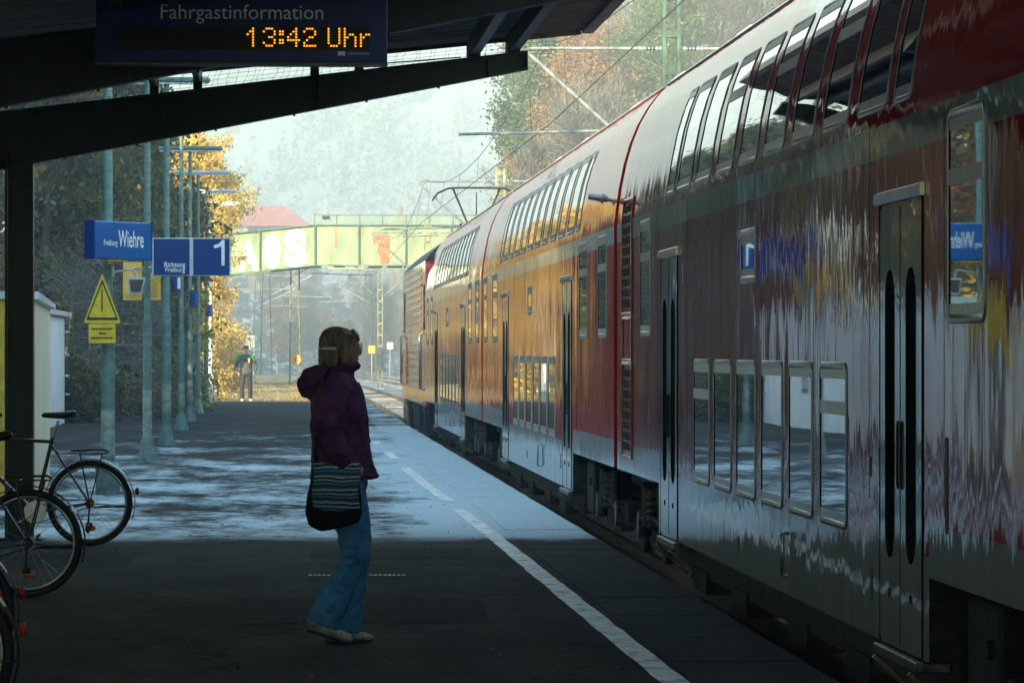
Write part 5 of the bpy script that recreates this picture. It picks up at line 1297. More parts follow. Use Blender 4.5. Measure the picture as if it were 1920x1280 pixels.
# ================================================================== bicycles
M_tyre = mat('tyre_rubber', (.015, .015, .016), rough=.7, var=.2)
M_bframe = mat('black_bike_frame', (.012, .013, .015), rough=.3, var=.1, coat=.5)
M_bblue = mat('dark_blue_bike_frame', (.012, .02, .09), rough=.3, var=.1, coat=.5)
M_chrome = mat('bike_alloy', (.45, .47, .48), rough=.3, metal=.9, var=.1)
M_redp = mat('red_plastic', (.35, .015, .01), rough=.3, var=.1)
M_redrim = mat('red_rim', (.45, .02, .015), rough=.35, var=.1)
M_orp = mat('amber_reflector', (.75, .22, .01), rough=.3, var=.1)
M_saddle = mat('saddle_leather', (.012, .012, .012), rough=.5, var=.2)
def bicycle(label, x, y, rz=0, fm=None, rimm=None, lean=0, group='bicycles parked at the left of the platform', saddle_z=1.02, lockbox=False, z=0):
    fm = fm or M_bframe; rimm = rimm or M_chrome
    o = thing('bicycle', label, 'bicycle', (x, y, z), rz, group); o.rotation_euler[0] = lean
    r = .345; H = Vector((0, 0, r)); FH = Vector((-1.08, 0, r)); BB = Vector((-.44, 0, .275)); ST = Vector((-.305, 0, .84)); HT = Vector((-.86, 0, .87)); HB = Vector((-.90, 0, .72))
    mb = MB(); mb.tube([BB, ST + (ST - BB) * .06], .016, 8); mb.tube([ST, HT], .015, 8); mb.tube([BB, HB], .017, 8); mb.tube([HT + (HT - HB) * .2, HB], .019, 8)
    for s_ in (-1, 1):
        mb.tube([BB + Vector((0, .03 * s_, 0)), H + Vector((0, .06 * s_, 0))], .010, 6); mb.tube([ST + Vector((0, .02 * s_, -.03)), H + Vector((0, .06 * s_, 0))], .009, 6)
        mb.tube([HB + Vector((0, .03 * s_, 0)), HB + Vector((-.02, .05 * s_, -.1)), FH + Vector((0, .055 * s_, 0))], .011, 6)
    mb.build('frame', fm, o)
    mb = MB(); mb.tube([ST, Vector((-.25, 0, saddle_z - .04))], .012, 8); mb.build('seat_post', M_chrome, o)
    mb = MB(); c = Vector((-.235, 0, saddle_z)); mb.loft([(c + Vector((.13, 0, .02)), .05, .012), (c + Vector((.11, 0, .015)), .075, .028), (c + Vector((.04, 0, .0)), .065, .03), (c + Vector((-.04, 0, .0)), .03, .026), (c + Vector((-.13, 0, .002)), .018, .02), (c + Vector((-.15, 0, -.004)), .01, .01)], n=12); mb.build('saddle', M_saddle, o)
    mb = MB()
    hb = HT + (HT - HB) * .2
    mb.tube([hb, hb + Vector((-.01, 0, .10)), hb + Vector((-.05, 0, .13))], .013, 8)
    mb.tube([hb + Vector((.12, -.29, .15)), hb + Vector((.02, -.22, .15)), hb + Vector((-.05, -.05, .13)), hb + Vector((-.05, .05, .13)), hb + Vector((.02, .22, .15)), hb + Vector((.12, .29, .15))], .011, 8)
    hbm = mb.build('handlebar', M_chrome, o)
    mb = MB()
    for s_ in (-1, 1): mb.tube([hb + Vector((.14, .30 * s_, .15)), hb + Vector((.04, .235 * s_, .15))], .016, 8)
    mb.build('grip', M_saddle, hbm)
    for hub, nm in ((H, 'rear_wheel'), (FH, 'front_wheel')):
        mb = MB(); mb.tube([hub + Vector((0, -.05, 0)), hub + Vector((0, .05, 0))], .024, 12); mb.tube([hub + Vector((0, -.03, 0)), hub + Vector((0, -.026, 0))], .045, 12); mb.tube([hub + Vector((0, .026, 0)), hub + Vector((0, .03, 0))], .045, 12)
        w_ = mb.build(nm, M_chrome, o)
        mb = MB(); mb.torus(hub, (0, 1, 0), r - .022, .021, 56, 8); mb.build('tyre', M_tyre, w_)
        mb = MB(); mb.torus(hub, (0, 1, 0), r - .052, .011, 56, 6); mb.build('rim', rimm, w_)
        mb = MB()
        for k in range(32):
            a = 2 * math.pi * k / 32; b = a + (.35 if k % 2 else -.35); s_ = .028 if (k // 2) % 2 else -.028
            mb.tube([hub + Vector((.042 * math.cos(b), s_, .042 * math.sin(b))), hub + Vector(((r - .06) * math.cos(a), 0, (r - .06) * math.sin(a)))], .0014, 3, False)
        mb.build('spokes', M_chrome, w_)
        mb = MB(); mb.loft([(hub + Vector((-.03, -.008, -.20)), .004, .004), (hub + Vector((-.02, -.008, -.20)), .01, .02), (hub + Vector((.03, -.008, -.20)), .01, .024), (hub + Vector((.05, -.008, -.20)), .004, .004)], n=8); mb.build('spoke_reflector', M_orp, w_)
    # mudguards
    for hub, a0, a1 in ((H, R(-20), R(170)), (FH, R(20), R(165))):
        n = 22; mb = MB()
        for k in range(n):
            a, b = a0 + (a1 - a0) * k / n, a0 + (a1 - a0) * (k + 1) / n; rr_ = r + .022
            for (q0, q1, d0, d1) in ((-.028, 0, -.008, 0), (0, .028, 0, -.008)):
                mb.add([hub + Vector(((rr_ + d0) * math.cos(a), q0, (rr_ + d0) * math.sin(a))), hub + Vector(((rr_ + d1) * math.cos(a), q1, (rr_ + d1) * math.sin(a))), hub + Vector(((rr_ + d1) * math.cos(b), q1, (rr_ + d1) * math.sin(b))), hub + Vector(((rr_ + d0) * math.cos(b), q0, (rr_ + d0) * math.sin(b)))], [(0, 1, 2, 3)], True)
        for s_ in (-1, 1): mb.tube([hub + Vector((0, .06 * s_, 0)), hub + Vector(((r + .02) * math.cos(a0 + .25), .03 * s_, (r + .02) * math.sin(a0 + .25)))], .0025, 4)
        mb.build('mudguard', M_bframe, o, fix=False)
    # rack
    mb = MB(); zz = .745
    for s_ in (-.05, -.017, .017, .05): mb.tube([(-.24, s_, zz + .0), (.14, s_, zz)], .005, 6)
    for xx in (-.24, -.05, .14): mb.tube([(xx, -.06, zz), (xx, .06, zz)], .006, 6)
    for s_ in (-1, 1):
        mb.tube([(-.08, .06 * s_, zz), (0, .068 * s_, r)], .006, 6); mb.tube([(.10, .06 * s_, zz), (0, .068 * s_, r)], .006, 6); mb.tube([(-.24, .05 * s_, zz), (-.315, .02 * s_, .80)], .005, 6)
    mb.tube([(-.15, 0, zz + .02), (.12, 0, zz + .028), (.15, 0, zz + .01)], .009, 6)
    mb.build('rack', M_bframe, o)
    mb = MB(); a = R(14); mb.ball((.0 + (r + .045) * math.cos(a), 0, r + (r + .045) * math.sin(a)), (.018, .022, .032), 10, 6); mb.build('tail_light', M_redp, o)
    mb = MB(); mb.tube([BB + Vector((0, -.07, 0)), BB + Vector((0, .07, 0))], .02, 10); mb.tube([BB + Vector((0, -.05, 0)), BB + Vector((0, -.045, 0))], .09, 24)
    mb.tube([BB + Vector((0, -.07, 0)), BB + Vector((-.14, -.075, -.09))], .01, 6); mb.tube([BB + Vector((0, .07, 0)), BB + Vector((.14, .075, .09))], .01, 6)
    cr = mb.build('crankset', M_chrome, o)
    mb = MB()
    for c, s_ in ((BB + Vector((-.14, -.12, -.09)), -1), (BB + Vector((.14, .12, .09)), 1)): mb.bbox(c.x - .045, c.x + .045, c.y - .04, c.y + .04, c.z - .012, c.z + .012, .004)
    mb.build('pedal', M_saddle, cr)
    mb = MB(); mb.tube([BB + Vector((0, -.048, .09)), H + Vector((0, -.048, .03))], .004, 5); mb.tube([BB + Vector((0, -.048, -.09)), H + Vector((.0, -.048, -.03))], .004, 5); mb.tube([H + Vector((0, -.05, 0)), H + Vector((0, -.045, 0))], .035, 16)
    mb.build('chain', M_under, cr)
    mb = MB(); mb.tube([H + Vector((-.03, .07, -.04)), H + Vector((.10, .085, -.03)), H + Vector((.29, .09, -.025))], [.009, .010, .014], 8); mb.build('kickstand', M_bframe, o)
    mb = MB(); mb.tube([H + Vector((.0, -.06, 0)), H + Vector((-.01, -.075, -.16))], .008, 6); mb.tube([H + Vector((-.03, -.07, -.17)), H + Vector((.02, -.07, -.17))], .02, 8); mb.build('derailleur', M_under, o)
    if lockbox:
        mb = MB(); c = Vector((-.10, 0, .80)); mb.bbox(c.x - .14, c.x + .14, -.09, .09, .77, .84, .02); mb.build('rack_box', M_cap, o)
    return o
bicycle('black bicycle farthest back at the left, whole rear wheel and saddle in view', tx(170, 36.8), 36.8, R(2), saddle_z=1.05)
bicycle('middle bicycle at the left, dark blue frame, amber reflector low in its rear wheel', tx(56, 29.2), 29.2, R(-3), M_bblue, lockbox=False)
bicycle('bicycle with red rims cut off by the left edge', tx(-107, 21.4), 21.4, R(3), M_bframe, M_redrim)
bicycle('bicycle nearest to the camera in the lower left corner, with a red tail light', tx(-128, 18.6), 18.6, R(-2), M_bblue, M_chrome)
bicycle('distant pale bicycle leaning by the farthest sunlit lamp post', tx(404, 139.5), 139.5, R(78), M_cap, M_chrome, group=None)

# ================================================================== the woman
M_skin = mat('skin', (.50, .27, .19), rough=.5, var=.06)
M_jacket = mat('purple_jacket_cloth', (.115, .034, .100), rough=.8, var=.25, scale=9, bump=.004, spec=.2)
M_jeans = mat('blue_denim', (.065, .23, .41), rough=.85, var=.14, scale=16, bump=.003, spec=.2)
M_hair = mat('light_brown_hair', (.25, .145, .075), rough=.55, var=.4, scale=30, stretch=(1, 1, .15), bump=.003)
M_shoe = mat('beige_shoe', (.38, .35, .28), rough=.7, var=.3, scale=25)
M_sole = mat('dark_sole', (.05, .045, .04), rough=.8, var=.2)
M_bag = mat('black_bag_cloth', (.006, .006, .010), rough=.8, var=.2, spec=.2)
def stripe_mat():
    m, n, b = nodes('striped_weave'); L = n.links.new
    tc = n.nodes.new('ShaderNodeTexCoord'); no = n.nodes.new('ShaderNodeTexNoise'); no.inputs['Scale'].default_value = 9; L(tc.outputs['Object'], no.inputs[0])
    sp = n.nodes.new('ShaderNodeSeparateXYZ'); L(tc.outputs['Object'], sp.inputs[0])
    a = n.nodes.new('ShaderNodeMath'); a.operation = 'MULTIPLY_ADD'; L(no.outputs[0], a.inputs[0]); a.inputs[1].default_value = .035; L(sp.outputs[2], a.inputs[2])
    c = n.nodes.new('ShaderNodeMath'); c.operation = 'MULTIPLY'; c.inputs[1].default_value = 14.5; L(a.outputs[0], c.inputs[0])
    f = n.nodes.new('ShaderNodeMath'); f.operation = 'FRACT'; L(c.outputs[0], f.inputs[0])
    cr = n.nodes.new('ShaderNodeValToRGB'); cr.color_ramp.interpolation = 'CONSTANT'; e = cr.color_ramp.elements
    st = [(0, (.01, .015, .03)), (.16, (.40, .50, .50)), (.30, (.02, .09, .14)), (.46, (.02, .02, .04)), (.60, (.07, .24, .30)), (.74, (.01, .02, .05)), (.86, (.30, .40, .42))]
    for i, (p, c_) in enumerate(st):
        q = e[i] if i < 2 else e.new(p); q.position = p; q.color = (*c_, 1)
    L(f.outputs[0], cr.inputs[0]); L(cr.outputs[0], b.inputs['Base Color']); b.inputs['Roughness'].default_value = .9; return m
W = thing('person', 'woman in a purple hooded jacket and blue jeans, looking away toward the train', 'person', (tx(640, 24.5), 24.5, 0))
V = Vector
def wrinkle(o, amp, fr):
    me = o.data; ns = [v.normal.copy() for v in me.vertices]
    for v, n_ in zip(me.vertices, ns):
        p = Vector((v.co.x * fr[0], v.co.y * fr[1], v.co.z * fr[2])); a = mnoise.noise(p + Vector((0, 0, 1.5 * mnoise.noise(p * .6)))); b_ = mnoise.noise(p * 2.3 + Vector((7, 3, 1)))
        v.co += n_ * amp * ((.5 - 2.2 * abs(a)) + .45 * (.5 - 2 * abs(b_)))
    me.update(); return o
def arm_pts(s_, dx=0): return [V((-.03, .15 * s_, 1.40)), V((-.06, .225 * s_, 1.27)), V((-.085, .245 * s_, 1.13)), V((-.02, .245 * s_, 1.02)), V((.055, .205 * s_, .945))]
mb = MB()
hr = Matrix.Rotation(R(10), 4, 'Z')      # head turned away along the track
hc = V((.0, 0, 1.575))
def hp(x, y, z): return hc + (hr @ V((x, y, z)))
mb.loft([(hc + V((0, 0, .105)), .035, .045), (hc + V((0, 0, .09)), .058, .07), (hc + V((0, 0, .045)), .074, .092), (hc + V((.0, 0, 0)), .074, .094), (hp(.008, 0, -.045), .064, .083), (hp(.018, 0, -.085), .045, .062), (hp(.024, 0, -.108), .026, .036)], n=20)
mb.loft([(V((-.02, 0, 1.40)), .062, .06), (V((-.005, 0, 1.47)), .053, .055), (V((.0, 0, 1.53)), .05, .055)], n=16)
mb.ball(hp(.100, 0, -.012), (.017, .013, .02)); mb.ball(hp(.088, 0, .012), (.014, .01, .028)); mb.ball(hp(.086, 0, -.054), (.012, .022, .009)); mb.ball(hp(.078, 0, -.092), (.018, .018, .014))
for s_ in (-1, 1): mb.ball(hp(-.005, .078 * s_, -.01), (.017, .008, .03)); mb.ball(hp(.083, .03 * s_, .012), (.008, .013, .008))
mb.loft([(V((.0, 0, .84)), .14, .10), (V((.0, 0, .93)), .16, .11), (V((-.01, 0, 1.08)), .135, .10), (V((-.02, 0, 1.27)), .15, .115), (V((-.02, 0, 1.38)), .15, .09), (V((-.015, 0, 1.43)), .08, .06)], n=18)
for s_ in (-1, 1):
    ap = arm_pts(s_); mb.loft([(ap[0], .045, .045), (ap[1], .042, .042), (ap[2], .036, .038), (ap[3], .032, .034), (ap[4], .024, .028)], n=10)
    # hand resting inside the jacket pocket
    h0 = ap[4] + V((-.02, -.03 * s_, .01)); mb.loft([(h0, .016, .028), (h0 + V((.035, -.012 * s_, -.02)), .016, .038), (h0 + V((.07, -.02 * s_, -.04)), .013, .036)], n=10)
    for k in range(4): f0 = h0 + V((.066 + .004 * k, -.02 * s_, -.02 - .017 * k)); mb.tube([f0, f0 + V((.015, -.03 * s_, -.01)), f0 + V((.010 - .003 * abs(k - 1.5), -.06 * s_, -.015))], [.009, .0085, .007], 8)
    mb.tube([h0 + V((.02, -.02 * s_, -.0)), h0 + V((.05, -.045 * s_, -.005)), h0 + V((.075, -.055 * s_, -.02))], [.011, .0095, .008], 8)
LEG = {-1: [V((.0, -.085, .90)), V((.045, -.09, .68)), V((.072, -.09, .50)), V((.0, -.09, .32)), V((-.09, -.09, .14))],
       1: [V((.0, .085, .90)), V((.06, .09, .68)), V((.09, .09, .49)), V((.055, .09, .30)), V((.0, .09, .09))]}
for s_ in (-1, 1):
    l = LEG[s_]; mb.loft([(l[0], .085, .095), (l[1], .07, .078), (l[2], .055, .06), (l[3], .048, .055), (l[4], .036, .04)], n=12)
    t = (V((.05, -.09, .035)), V((-.145, -.09, .105))) if s_ < 0 else (V((.135, .09, .035)), V((-.06, .09, .035)))
    mb.loft([(t[1], .025, .025), (t[1].lerp(t[0], .35), .032, .035), (t[0], .03, .02)], hint=(0, 1, 0), n=10)
remeshed(mb, 'body', M_skin, W, .009, 3)
# hair
mb = MB()
mb.loft([(hc + V((-.008, 0, .122)), .012, .014), (hc + V((-.009, 0, .118)), .036, .042), (hc + V((-.010, 0, .106)), .060, .070), (hc + V((-.013, 0, .085)), .078, .090), (hc + V((-.018, 0, .055)), .088, .098), (hc + V((-.026, 0, .015)), .091, .092), (hc + V((-.038, 0, -.04)), .086, .074), (hc + V((-.044, 0, -.085)), .072, .058), (hc + V((-.048, 0, -.112)), .050, .038)], n=20)
mb.loft([(hp(.050, 0, .098), .045, .022), (hp(.080, 0, .072), .058, .018), (hp(.094, .0, .046), .05, .010)], n=12)
for s_ in (-1, 1):
    mb.loft([(hp(.04, .062 * s_, .075), .014, .03), (hp(.022, .082 * s_, .01), .012, .032), (hp(.012, .082 * s_, -.05), .011, .030), (hp(.0, .072 * s_, -.096), .009, .018)], n=10)
ra = random.Random(3)
for k in range(26):
    a = ra.uniform(1.7, 4.6); p = hc + V((-.02 + .092 * math.cos(a), .088 * math.sin(a), ra.uniform(-.04, .06)))
    mb.tube([p, p + V((.006 * math.cos(a), .006 * math.sin(a), -.06)), p + V((-.002 * math.cos(a), -.004 * math.sin(a), -.115))], [.009, .010, .005], 6)
remeshed(mb, 'hair', M_hair, W, .0065, 1)
mb = MB(); ra = random.Random(21)
prz = [(.118, .036, .042), (.085, .078, .090), (.055, .088, .098), (.015, .091, .092), (-.04, .086, .074), (-.085, .072, .058), (-.135, .056, .046)]
def hs(a, z):
    z_ = [p[0] for p in prz][::-1]; rx = float(np.interp(z, z_, [p[2] for p in prz][::-1])); ry = float(np.interp(z, z_, [p[1] for p in prz][::-1])); cx_ = float(np.interp(z, [-.135, -.04, .055, .118], [-.05, -.038, -.018, -.009]))
    return hc + V((cx_ + rx * math.cos(a), ry * math.sin(a), z))
for k in range(230):
    a = ra.uniform(1.25, 5.03); z1 = ra.uniform(-.135, -.095); pts_ = []; sw = ra.uniform(-.15, .15); off = ra.uniform(1.0, 1.035)
    for t in range(8):
        z = .116 + (z1 - .116) * (t / 7) ** 1.1; p = hs(a + sw * (t / 7) ** 2, z); pts_.append(hc + (p - hc) * off)
    mb.tube(pts_, [.0012, .0026, .003, .003, .003, .0028, .002, .0008], 4, False)
mb.build('hair_strands', M_hair, W)
mb = MB(); mb.tube([hc + V((-.112, -.03, .004)), hc + V((-.092, -.070, .005)), hc + V((-.030, -.098, .006))], .009, 6); mb.build('hair_clip', mat('pale_clip', (.75, .72, .6), rough=.35), W)
mb = MB()
for s_ in (-1, 1):
    mb.torus(hp(.102, .034 * s_, .012), tuple(hr @ V((1, .0, 0))), .024, .0022, 20, 5); mb.tube([hp(.100, .058 * s_, .016), hp(.05, .086 * s_, .016)], .002, 5)
mb.build('glasses', M_chrome, W)
# jeans
mb = MB()
mb.loft([(V((.005, 0, .99)), .165, .125), (V((.005, 0, .92)), .18, .135), (V((.005, 0, .84)), .175, .135), (V((.01, 0, .79)), .14, .115)], n=20)
mb.loft([(V((.01, -.085, .86)), .092, .118), (V((.045, -.088, .69)), .082, .098), (V((.062, -.09, .58)), .072, .085), (V((.072, -.09, .50)), .068, .078), (V((.050, -.09, .43)), .065, .073), (V((.005, -.09, .33)), .066, .078), (V((-.045, -.09, .23)), .072, .088), (V((-.088, -.09, .14)), .074, .090), (V((-.100, -.09, .105)), .077, .095)], n=18)
mb.loft([(V((.01, .085, .86)), .092, .118), (V((.055, .088, .69)), .082, .096), (V((.080, .09, .57)), .072, .083), (V((.088, .09, .49)), .068, .076), (V((.078, .09, .42)), .065, .071), (V((.055, .09, .31)), .066, .076), (V((.035, .09, .20)), .074, .088), (V((.020, .09, .10)), .074, .090), (V((.015, .09, .06)), .076, .094)], n=18)
for (c, a_) in ((V((.064, -.09, .47)), .3), (V((.058, -.09, .44)), -.3), (V((.080, .09, .44)), .3), (V((-.012, -.09, .29)), .35), (V((.045, .09, .25)), -.3), (V((-.066, -.09, .19)), .3), (V((.05, -.088, .66)), .4), (V((.03, -.087, .76)), -.4)):
    mb.torus(c, (a_, .1, 1), .069, .010, 24, 6)
wrinkle(remeshed(mb, 'jeans', M_jeans, W, .009, 2), .006, (13, 11, 9))
# jacket
mb = MB()
mb.loft([(V((.012, 0, .885)), .205, .182), (V((.010, 0, .93)), .200, .172), (V((.0, 0, 1.0)), .192, .160), (V((-.004, 0, 1.08)), .185, .152), (V((-.012, 0, 1.18)), .190, .154), (V((-.018, 0, 1.28)), .195, .150), (V((-.02, 0, 1.36)), .192, .132), (V((-.018, 0, 1.415)), .165, .105), (V((-.010, 0, 1.45)), .105, .085), (V((.0, 0, 1.485)), .080, .078), (V((.005, 0, 1.50)), .070, .072)], n=26, power=2.2)
mb.loft([(V((.165, 0, .90)), .12, .03), (V((.17, 0, .885)), .13, .035)], hint=(0, 1, 0), n=12)
for s_ in (-1, 1):
    ap = arm_pts(s_); mb.loft([(ap[0] + V((.0, -.03 * s_, .02)), .06, .075), (ap[0] + V((0, .02 * s_, -.03)), .07, .085), (ap[1], .066, .080), (ap[2] + V((.0, 0, .03)), .062, .076), (ap[2] + V((.02, 0, -.03)), .062, .074), (ap[3], .056, .066), (ap[4], .050, .058), (ap[4] + V((.02, -.01 * s_, -.015)), .046, .054)], n=16)
    for c in (ap[1], ap[2], ap[3]): mb.torus(c, (.15, .1, 1), .056, .012, 18, 6)
# hood lying on the back and collar
mb.loft([(V((-.225, 0, 1.35)), .03, .03), (V((-.20, 0, 1.36)), .085, .065), (V((-.155, 0, 1.395)), .125, .085), (V((-.10, 0, 1.425)), .130, .075), (V((-.04, 0, 1.45)), .11, .06), (V((.04, 0, 1.46)), .085, .045)], n=18)
mb.torus((-.005, 0, 1.475), (-.18, 0, 1), .082, .026, 26, 8)
mb.torus((.012, 0, .895), (0, 0, 1), .172, .010, 30, 6)
for z, dx in ((1.0, .0), (1.1, 0), (1.22, -.01)): mb.torus((dx + .005, .01, z), (.12, .15, 1), .140, .012, 28, 6)
wrinkle(remeshed(mb, 'jacket', M_jacket, W, .009, 2), .0085, (9, 9, 6.5))
mb = MB(); mb.tube([V((.090, -.03, 1.40)), V((.108, -.03, 1.36)), V((.138, -.02, 1.2)), V((.15, -.02, 1.05)), V((.178, -.02, .9))], .006, 6); mb.build('zip', M_bag, W)
# shoes
for s_, heel, toe in ((-1, V((-.165, -.09, .10)), V((.035, -.09, .032))), (1, V((-.07, .09, .035)), V((.145, .09, .03)))):
    mb = MB(); d = toe - heel
    mb.loft([(heel + V((-.015, 0, .01)), .022, .025), (heel + V((.01, 0, .018)), .036, .044), (heel + d * .3 + V((0, 0, .026)), .037, .05), (heel + d * .55 + V((0, 0, .010)), .042, .036), (heel + d * .85 + V((0, 0, .0)), .045, .026), (toe + V((.015, 0, -.004)), .032, .018), (toe + V((.028, 0, -.006)), .014, .010)], n=16)
    sh_ = remeshed(mb, 'shoe', M_shoe, W, .006, 2)
    mb = MB(); mb.loft([(heel + V((-.018, 0, -.022)), .022, .008), (heel + V((.01, 0, -.026)), .037, .012), (heel + d * .45 + V((0, 0, -.024)), .036, .010), (heel + d * .85 + V((0, 0, -.022)), .046, .010), (toe + V((.02, 0, -.018)), .030, .008)], n=14); mb.build('sole', M_sole, sh_)
    mb = MB()
    for k in range(4): c = heel + d * (.48 + k * .09) + V((0, 0, .045 - k * .008)); mb.tube([c + V((0, -.022, -.004)), c + V((.004, 0, .006)), c + V((0, .022, -.004))], .004, 5)
    mb.build('laces', M_white, sh_)
# bag held by its strap
bagt = thing('shoulder_bag', 'black shoulder bag with a striped teal and white flap at the hip of the woman', 'bag', (W.location.x, 24.5, .63))
def bz(x, y, z): return V((x, y, z - .63))
mb = MB(); mb.loft([(bz(-.035, -.285, .955), .04, .12), (bz(-.037, -.29, .90), .055, .125), (bz(-.042, -.295, .80), .065, .145), (bz(-.045, -.295, .71), .068, .152), (bz(-.045, -.29, .655), .06, .135), (bz(-.04, -.285, .63), .035, .08)], n=22, power=3)
remeshed(mb, 'body', M_bag, bagt, .010, 2)
mb = MB(); N1, N2 = 16, 12; vs = []
for j in range(N2 + 1):
    v = j / N2
    for i in range(N1 + 1):
        u = i / N1; x = -.155 + .245 * u + .006 * math.sin(v * 7); z = .975 - .235 * v - .018 * math.sin(math.pi * u) * v + .035 * (1 - v) * math.exp(-((u - .62) / .12) ** 2) * -1
        y = -.345 - .022 * math.sin(math.pi * min(1, v * 1.2)) - .012 * math.sin(math.pi * u) + .045 * (1 - v) ** 3 + .006 * math.sin(u * 9 + v * 3); vs.append(bz(x, y - .020, z))
mb.add(vs, [(j * (N1 + 1) + i, j * (N1 + 1) + i + 1, (j + 1) * (N1 + 1) + i + 1, (j + 1) * (N1 + 1) + i) for j in range(N2) for i in range(N1)], True)
fl = mb.build('flap', stripe_mat(), bagt, fix=False); m_ = fl.modifiers.new('t', 'SOLIDIFY'); m_.thickness = .01; m_.offset = 1
mb = MB(); mb.tube([bz(-.14, -.30, .93), bz(-.140, -.285, 1.05), bz(-.125, -.262, 1.2), bz(-.105, -.235, 1.33), bz(-.085, -.17, 1.435), bz(-.06, -.09, 1.475)], [.010, .010, .010, .010, .010, .010], 8)
mb.tube([bz(.06, -.27, .93), bz(.03, -.26, 1.0), bz(-.02, -.25, 1.0)], .008, 6)
mb.build('strap', M_bag, bagt)

# ================================================================== the man in the distance
Mn = thing('person', 'distant man in a dark top with green shoulders, walking in the sun', 'person', (tx(462, 142), 141.6, 0))
M_top = mat('dark_grey_top', (.06, .065, .06), rough=.8, var=.2); M_green = mat('bright_green_panel', (.02, .20, .06), rough=.7, var=.1); M_tr = mat('dark_trousers', (.028, .03, .03), rough=.85, var=.2)
mb = MB(); X1 = (1, 0, 0)
mb.loft([(V((0, 0, 1.70)), .03, .03), (V((0, 0, 1.68)), .06, .075), (V((0, -.005, 1.60)), .076, .095), (V((0, -.012, 1.53)), .062, .08), (V((0, -.02, 1.475)), .03, .04)], hint=X1, n=16)
mb.ball((0, -.108, 1.575), (.013, .018, .02)); mb.ball((-.078, 0, 1.58), (.01, .016, .03)); mb.ball((.078, 0, 1.58), (.01, .016, .03))
mb.loft([(V((0, .01, 1.38)), .06, .06), (V((0, 0, 1.52)), .055, .055)], hint=X1, n=12)
mb.loft([(V((0, 0, .84)), .15, .10), (V((0, 0, 1.0)), .15, .10), (V((0, 0, 1.25)), .17, .11), (V((0, 0, 1.38)), .17, .09), (V((0, 0, 1.43)), .07, .06)], hint=X1, n=16)
A2 = {}
for s_ in (-1, 1):
    a = [V((.19 * s_, 0, 1.37)), V((.26 * s_, .03, 1.22)), V((.305 * s_, .05, 1.10)), V((.29 * s_, -.02, .98)), V((.24 * s_, -.08, .88))]; A2[s_] = a
    mb.loft([(a[0], .045, .045), (a[1], .042, .042), (a[2], .036, .036), (a[3], .032, .032), (a[4], .024, .026)], hint=(0, 1, 0), n=10)
    h = a[4]; mb.loft([(h, .026, .016), (h + V((-.005 * s_, -.01, -.045)), .040, .018), (h + V((-.008 * s_, -.015, -.085)), .038, .015)], hint=(0, 1, 0), n=10)
    for k in range(4): f0 = h + V((-.008 * s_, -.045 + .02 * k, -.08)); mb.tube([f0, f0 + V((-.008 * s_, -.004, -.035)), f0 + V((-.028 * s_, -.008, -.06 + .005 * abs(k - 1)))], [.0095, .009, .0075], 6)
    mb.tube([h + V((-.0, -.03, -.03)), h + V((-.015 * s_, -.065, -.05)), h + V((-.02 * s_, -.075, -.08))], [.012, .010, .008], 6)
LG = {-1: [V((-.09, 0, .88)), V((-.12, -.06, .50)), V((-.125, .0, .10))], 1: [V((.09, 0, .88)), V((.12, .03, .50)), V((.13, .14, .10))]}
for s_ in (-1, 1):
    l = LG[s_]; mb.loft([(l[0], .085, .09), (l[0].lerp(l[1], .5), .07, .075), (l[1], .055, .06), (l[1].lerp(l[2], .35), .052, .058), (l[2], .036, .04)], hint=X1, n=12)
    mb.loft([(l[2] + V((0, .04, -.06)), .03, .03), (l[2] + V((0, -.14, -.07)), .038, .025)], hint=X1, n=10)
remeshed(mb, 'body', M_skin, Mn, .010, 2)
mb = MB(); mb.loft([(V((0, .005, 1.725)), .04, .045), (V((0, .005, 1.705)), .07, .085), (V((0, .004, 1.66)), .085, .105), (V((0, .004, 1.615)), .085, .106)], hint=X1, n=18); remeshed(mb, 'cap', M_black, Mn, .010, 1)
mb = MB(); mb.loft([(V((0, 0, .86)), .185, .135), (V((0, 0, .95)), .18, .13), (V((0, 0, 1.15)), .19, .135), (V((0, 0, 1.33)), .205, .125), (V((0, 0, 1.41)), .15, .09), (V((0, 0, 1.46)), .07, .07)], hint=X1, n=20)
for s_ in (-1, 1):
    a = A2[s_]; mb.loft([(a[0] + V((-.04 * s_, 0, .02)), .06, .06), (a[0], .066, .066), (a[1], .060, .06), (a[2], .055, .055), (a[3], .05, .05), (a[4] + V((0, .01, .01)), .042, .042)], hint=(0, 1, 0), n=14)
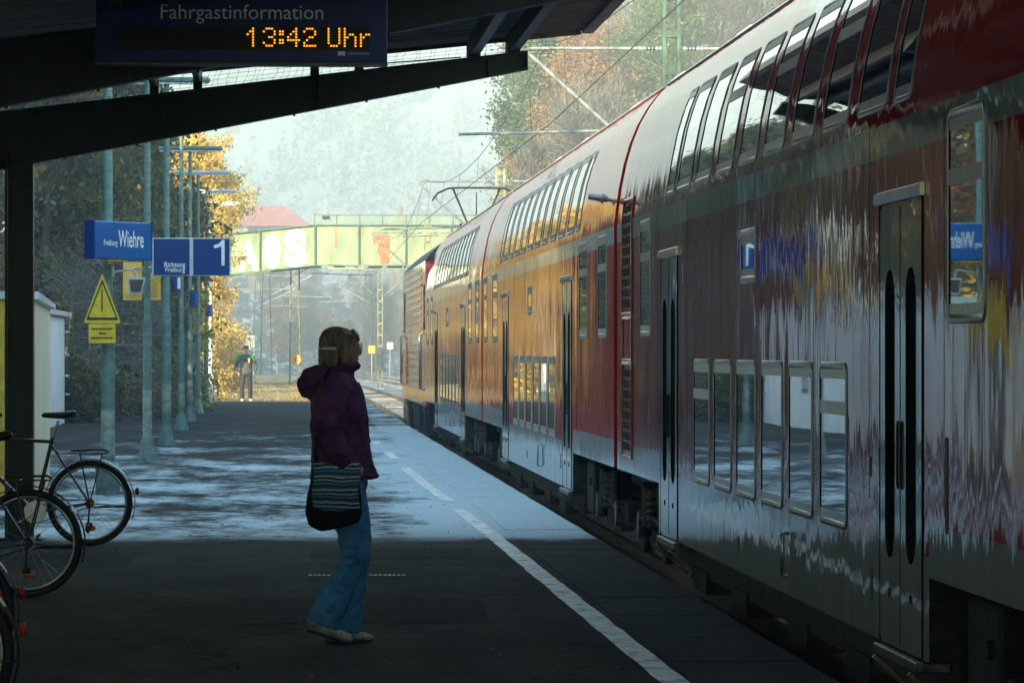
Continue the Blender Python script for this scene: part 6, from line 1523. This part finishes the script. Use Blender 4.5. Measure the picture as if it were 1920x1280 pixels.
tp = remeshed(mb, 'jacket', M_top, Mn, .012, 2)
mb = MB()
for s_ in (-1, 1):
    a = A2[s_]; mb.loft([(V((.07 * s_, 0, 1.44)), .075, .04), (V((.14 * s_, 0, 1.425)), .085, .045), (a[0] + V((0, 0, .012)), .078, .068), (a[1] + V((.0, -.0, .05)), .068, .068)], hint=(0, 1, 0), n=14)
remeshed(mb, 'shoulder_panel', M_green, Mn, .012, 1)
mb = MB(); mb.bbox(.07, .115, -.150, -.128, 1.20, 1.33, .004); mb.build('badge', M_yel, Mn)
mb = MB(); mb.loft([(V((0, 0, .95)), .165, .12), (V((0, 0, .86)), .175, .125), (V((0, 0, .80)), .15, .11)], hint=X1, n=18)
for s_ in (-1, 1):
    l = LG[s_]; mb.loft([(l[0], .095, .105), (l[0].lerp(l[1], .5), .085, .09), (l[1], .072, .075), (l[1].lerp(l[2], .5), .066, .07), (l[2] + V((0, 0, -.01)), .064, .07)], hint=X1, n=14)
remeshed(mb, 'trousers', M_tr, Mn, .012, 2)
for s_ in (-1, 1):
    l = LG[s_][2]; mb = MB(); mb.loft([(l + V((0, .06, -.055)), .03, .03), (l + V((0, .03, -.045)), .042, .045), (l + V((0, -.05, -.06)), .045, .035), (l + V((0, -.14, -.07)), .045, .025), (l + V((0, -.165, -.075)), .025, .014)], hint=X1, n=14); mb.build('shoe', M_white, Mn)

# ================================================================== haze
hz = MB(); hz.box(-460, 460, -90, 1380, -3.5, 230)
m = bpy.data.materials.new('haze_air'); m.use_nodes = True; n = m.node_tree; n.nodes.clear()
o_ = n.nodes.new('ShaderNodeOutputMaterial'); v = n.nodes.new('ShaderNodeVolumePrincipled')
v.inputs['Color'].default_value = (.78, .93, 1.0, 1); v.inputs['Density'].default_value = 0.0015; v.inputs['Anisotropy'].default_value = -0.08
n.links.new(v.outputs[0], o_.inputs['Volume'])
ho = hz.build('haze', m); tag(ho, kind='stuff'); ho['label'] = 'pale blue winter haze filling the valley'; ho['category'] = 'haze'; ho.display_type = 'WIRE'
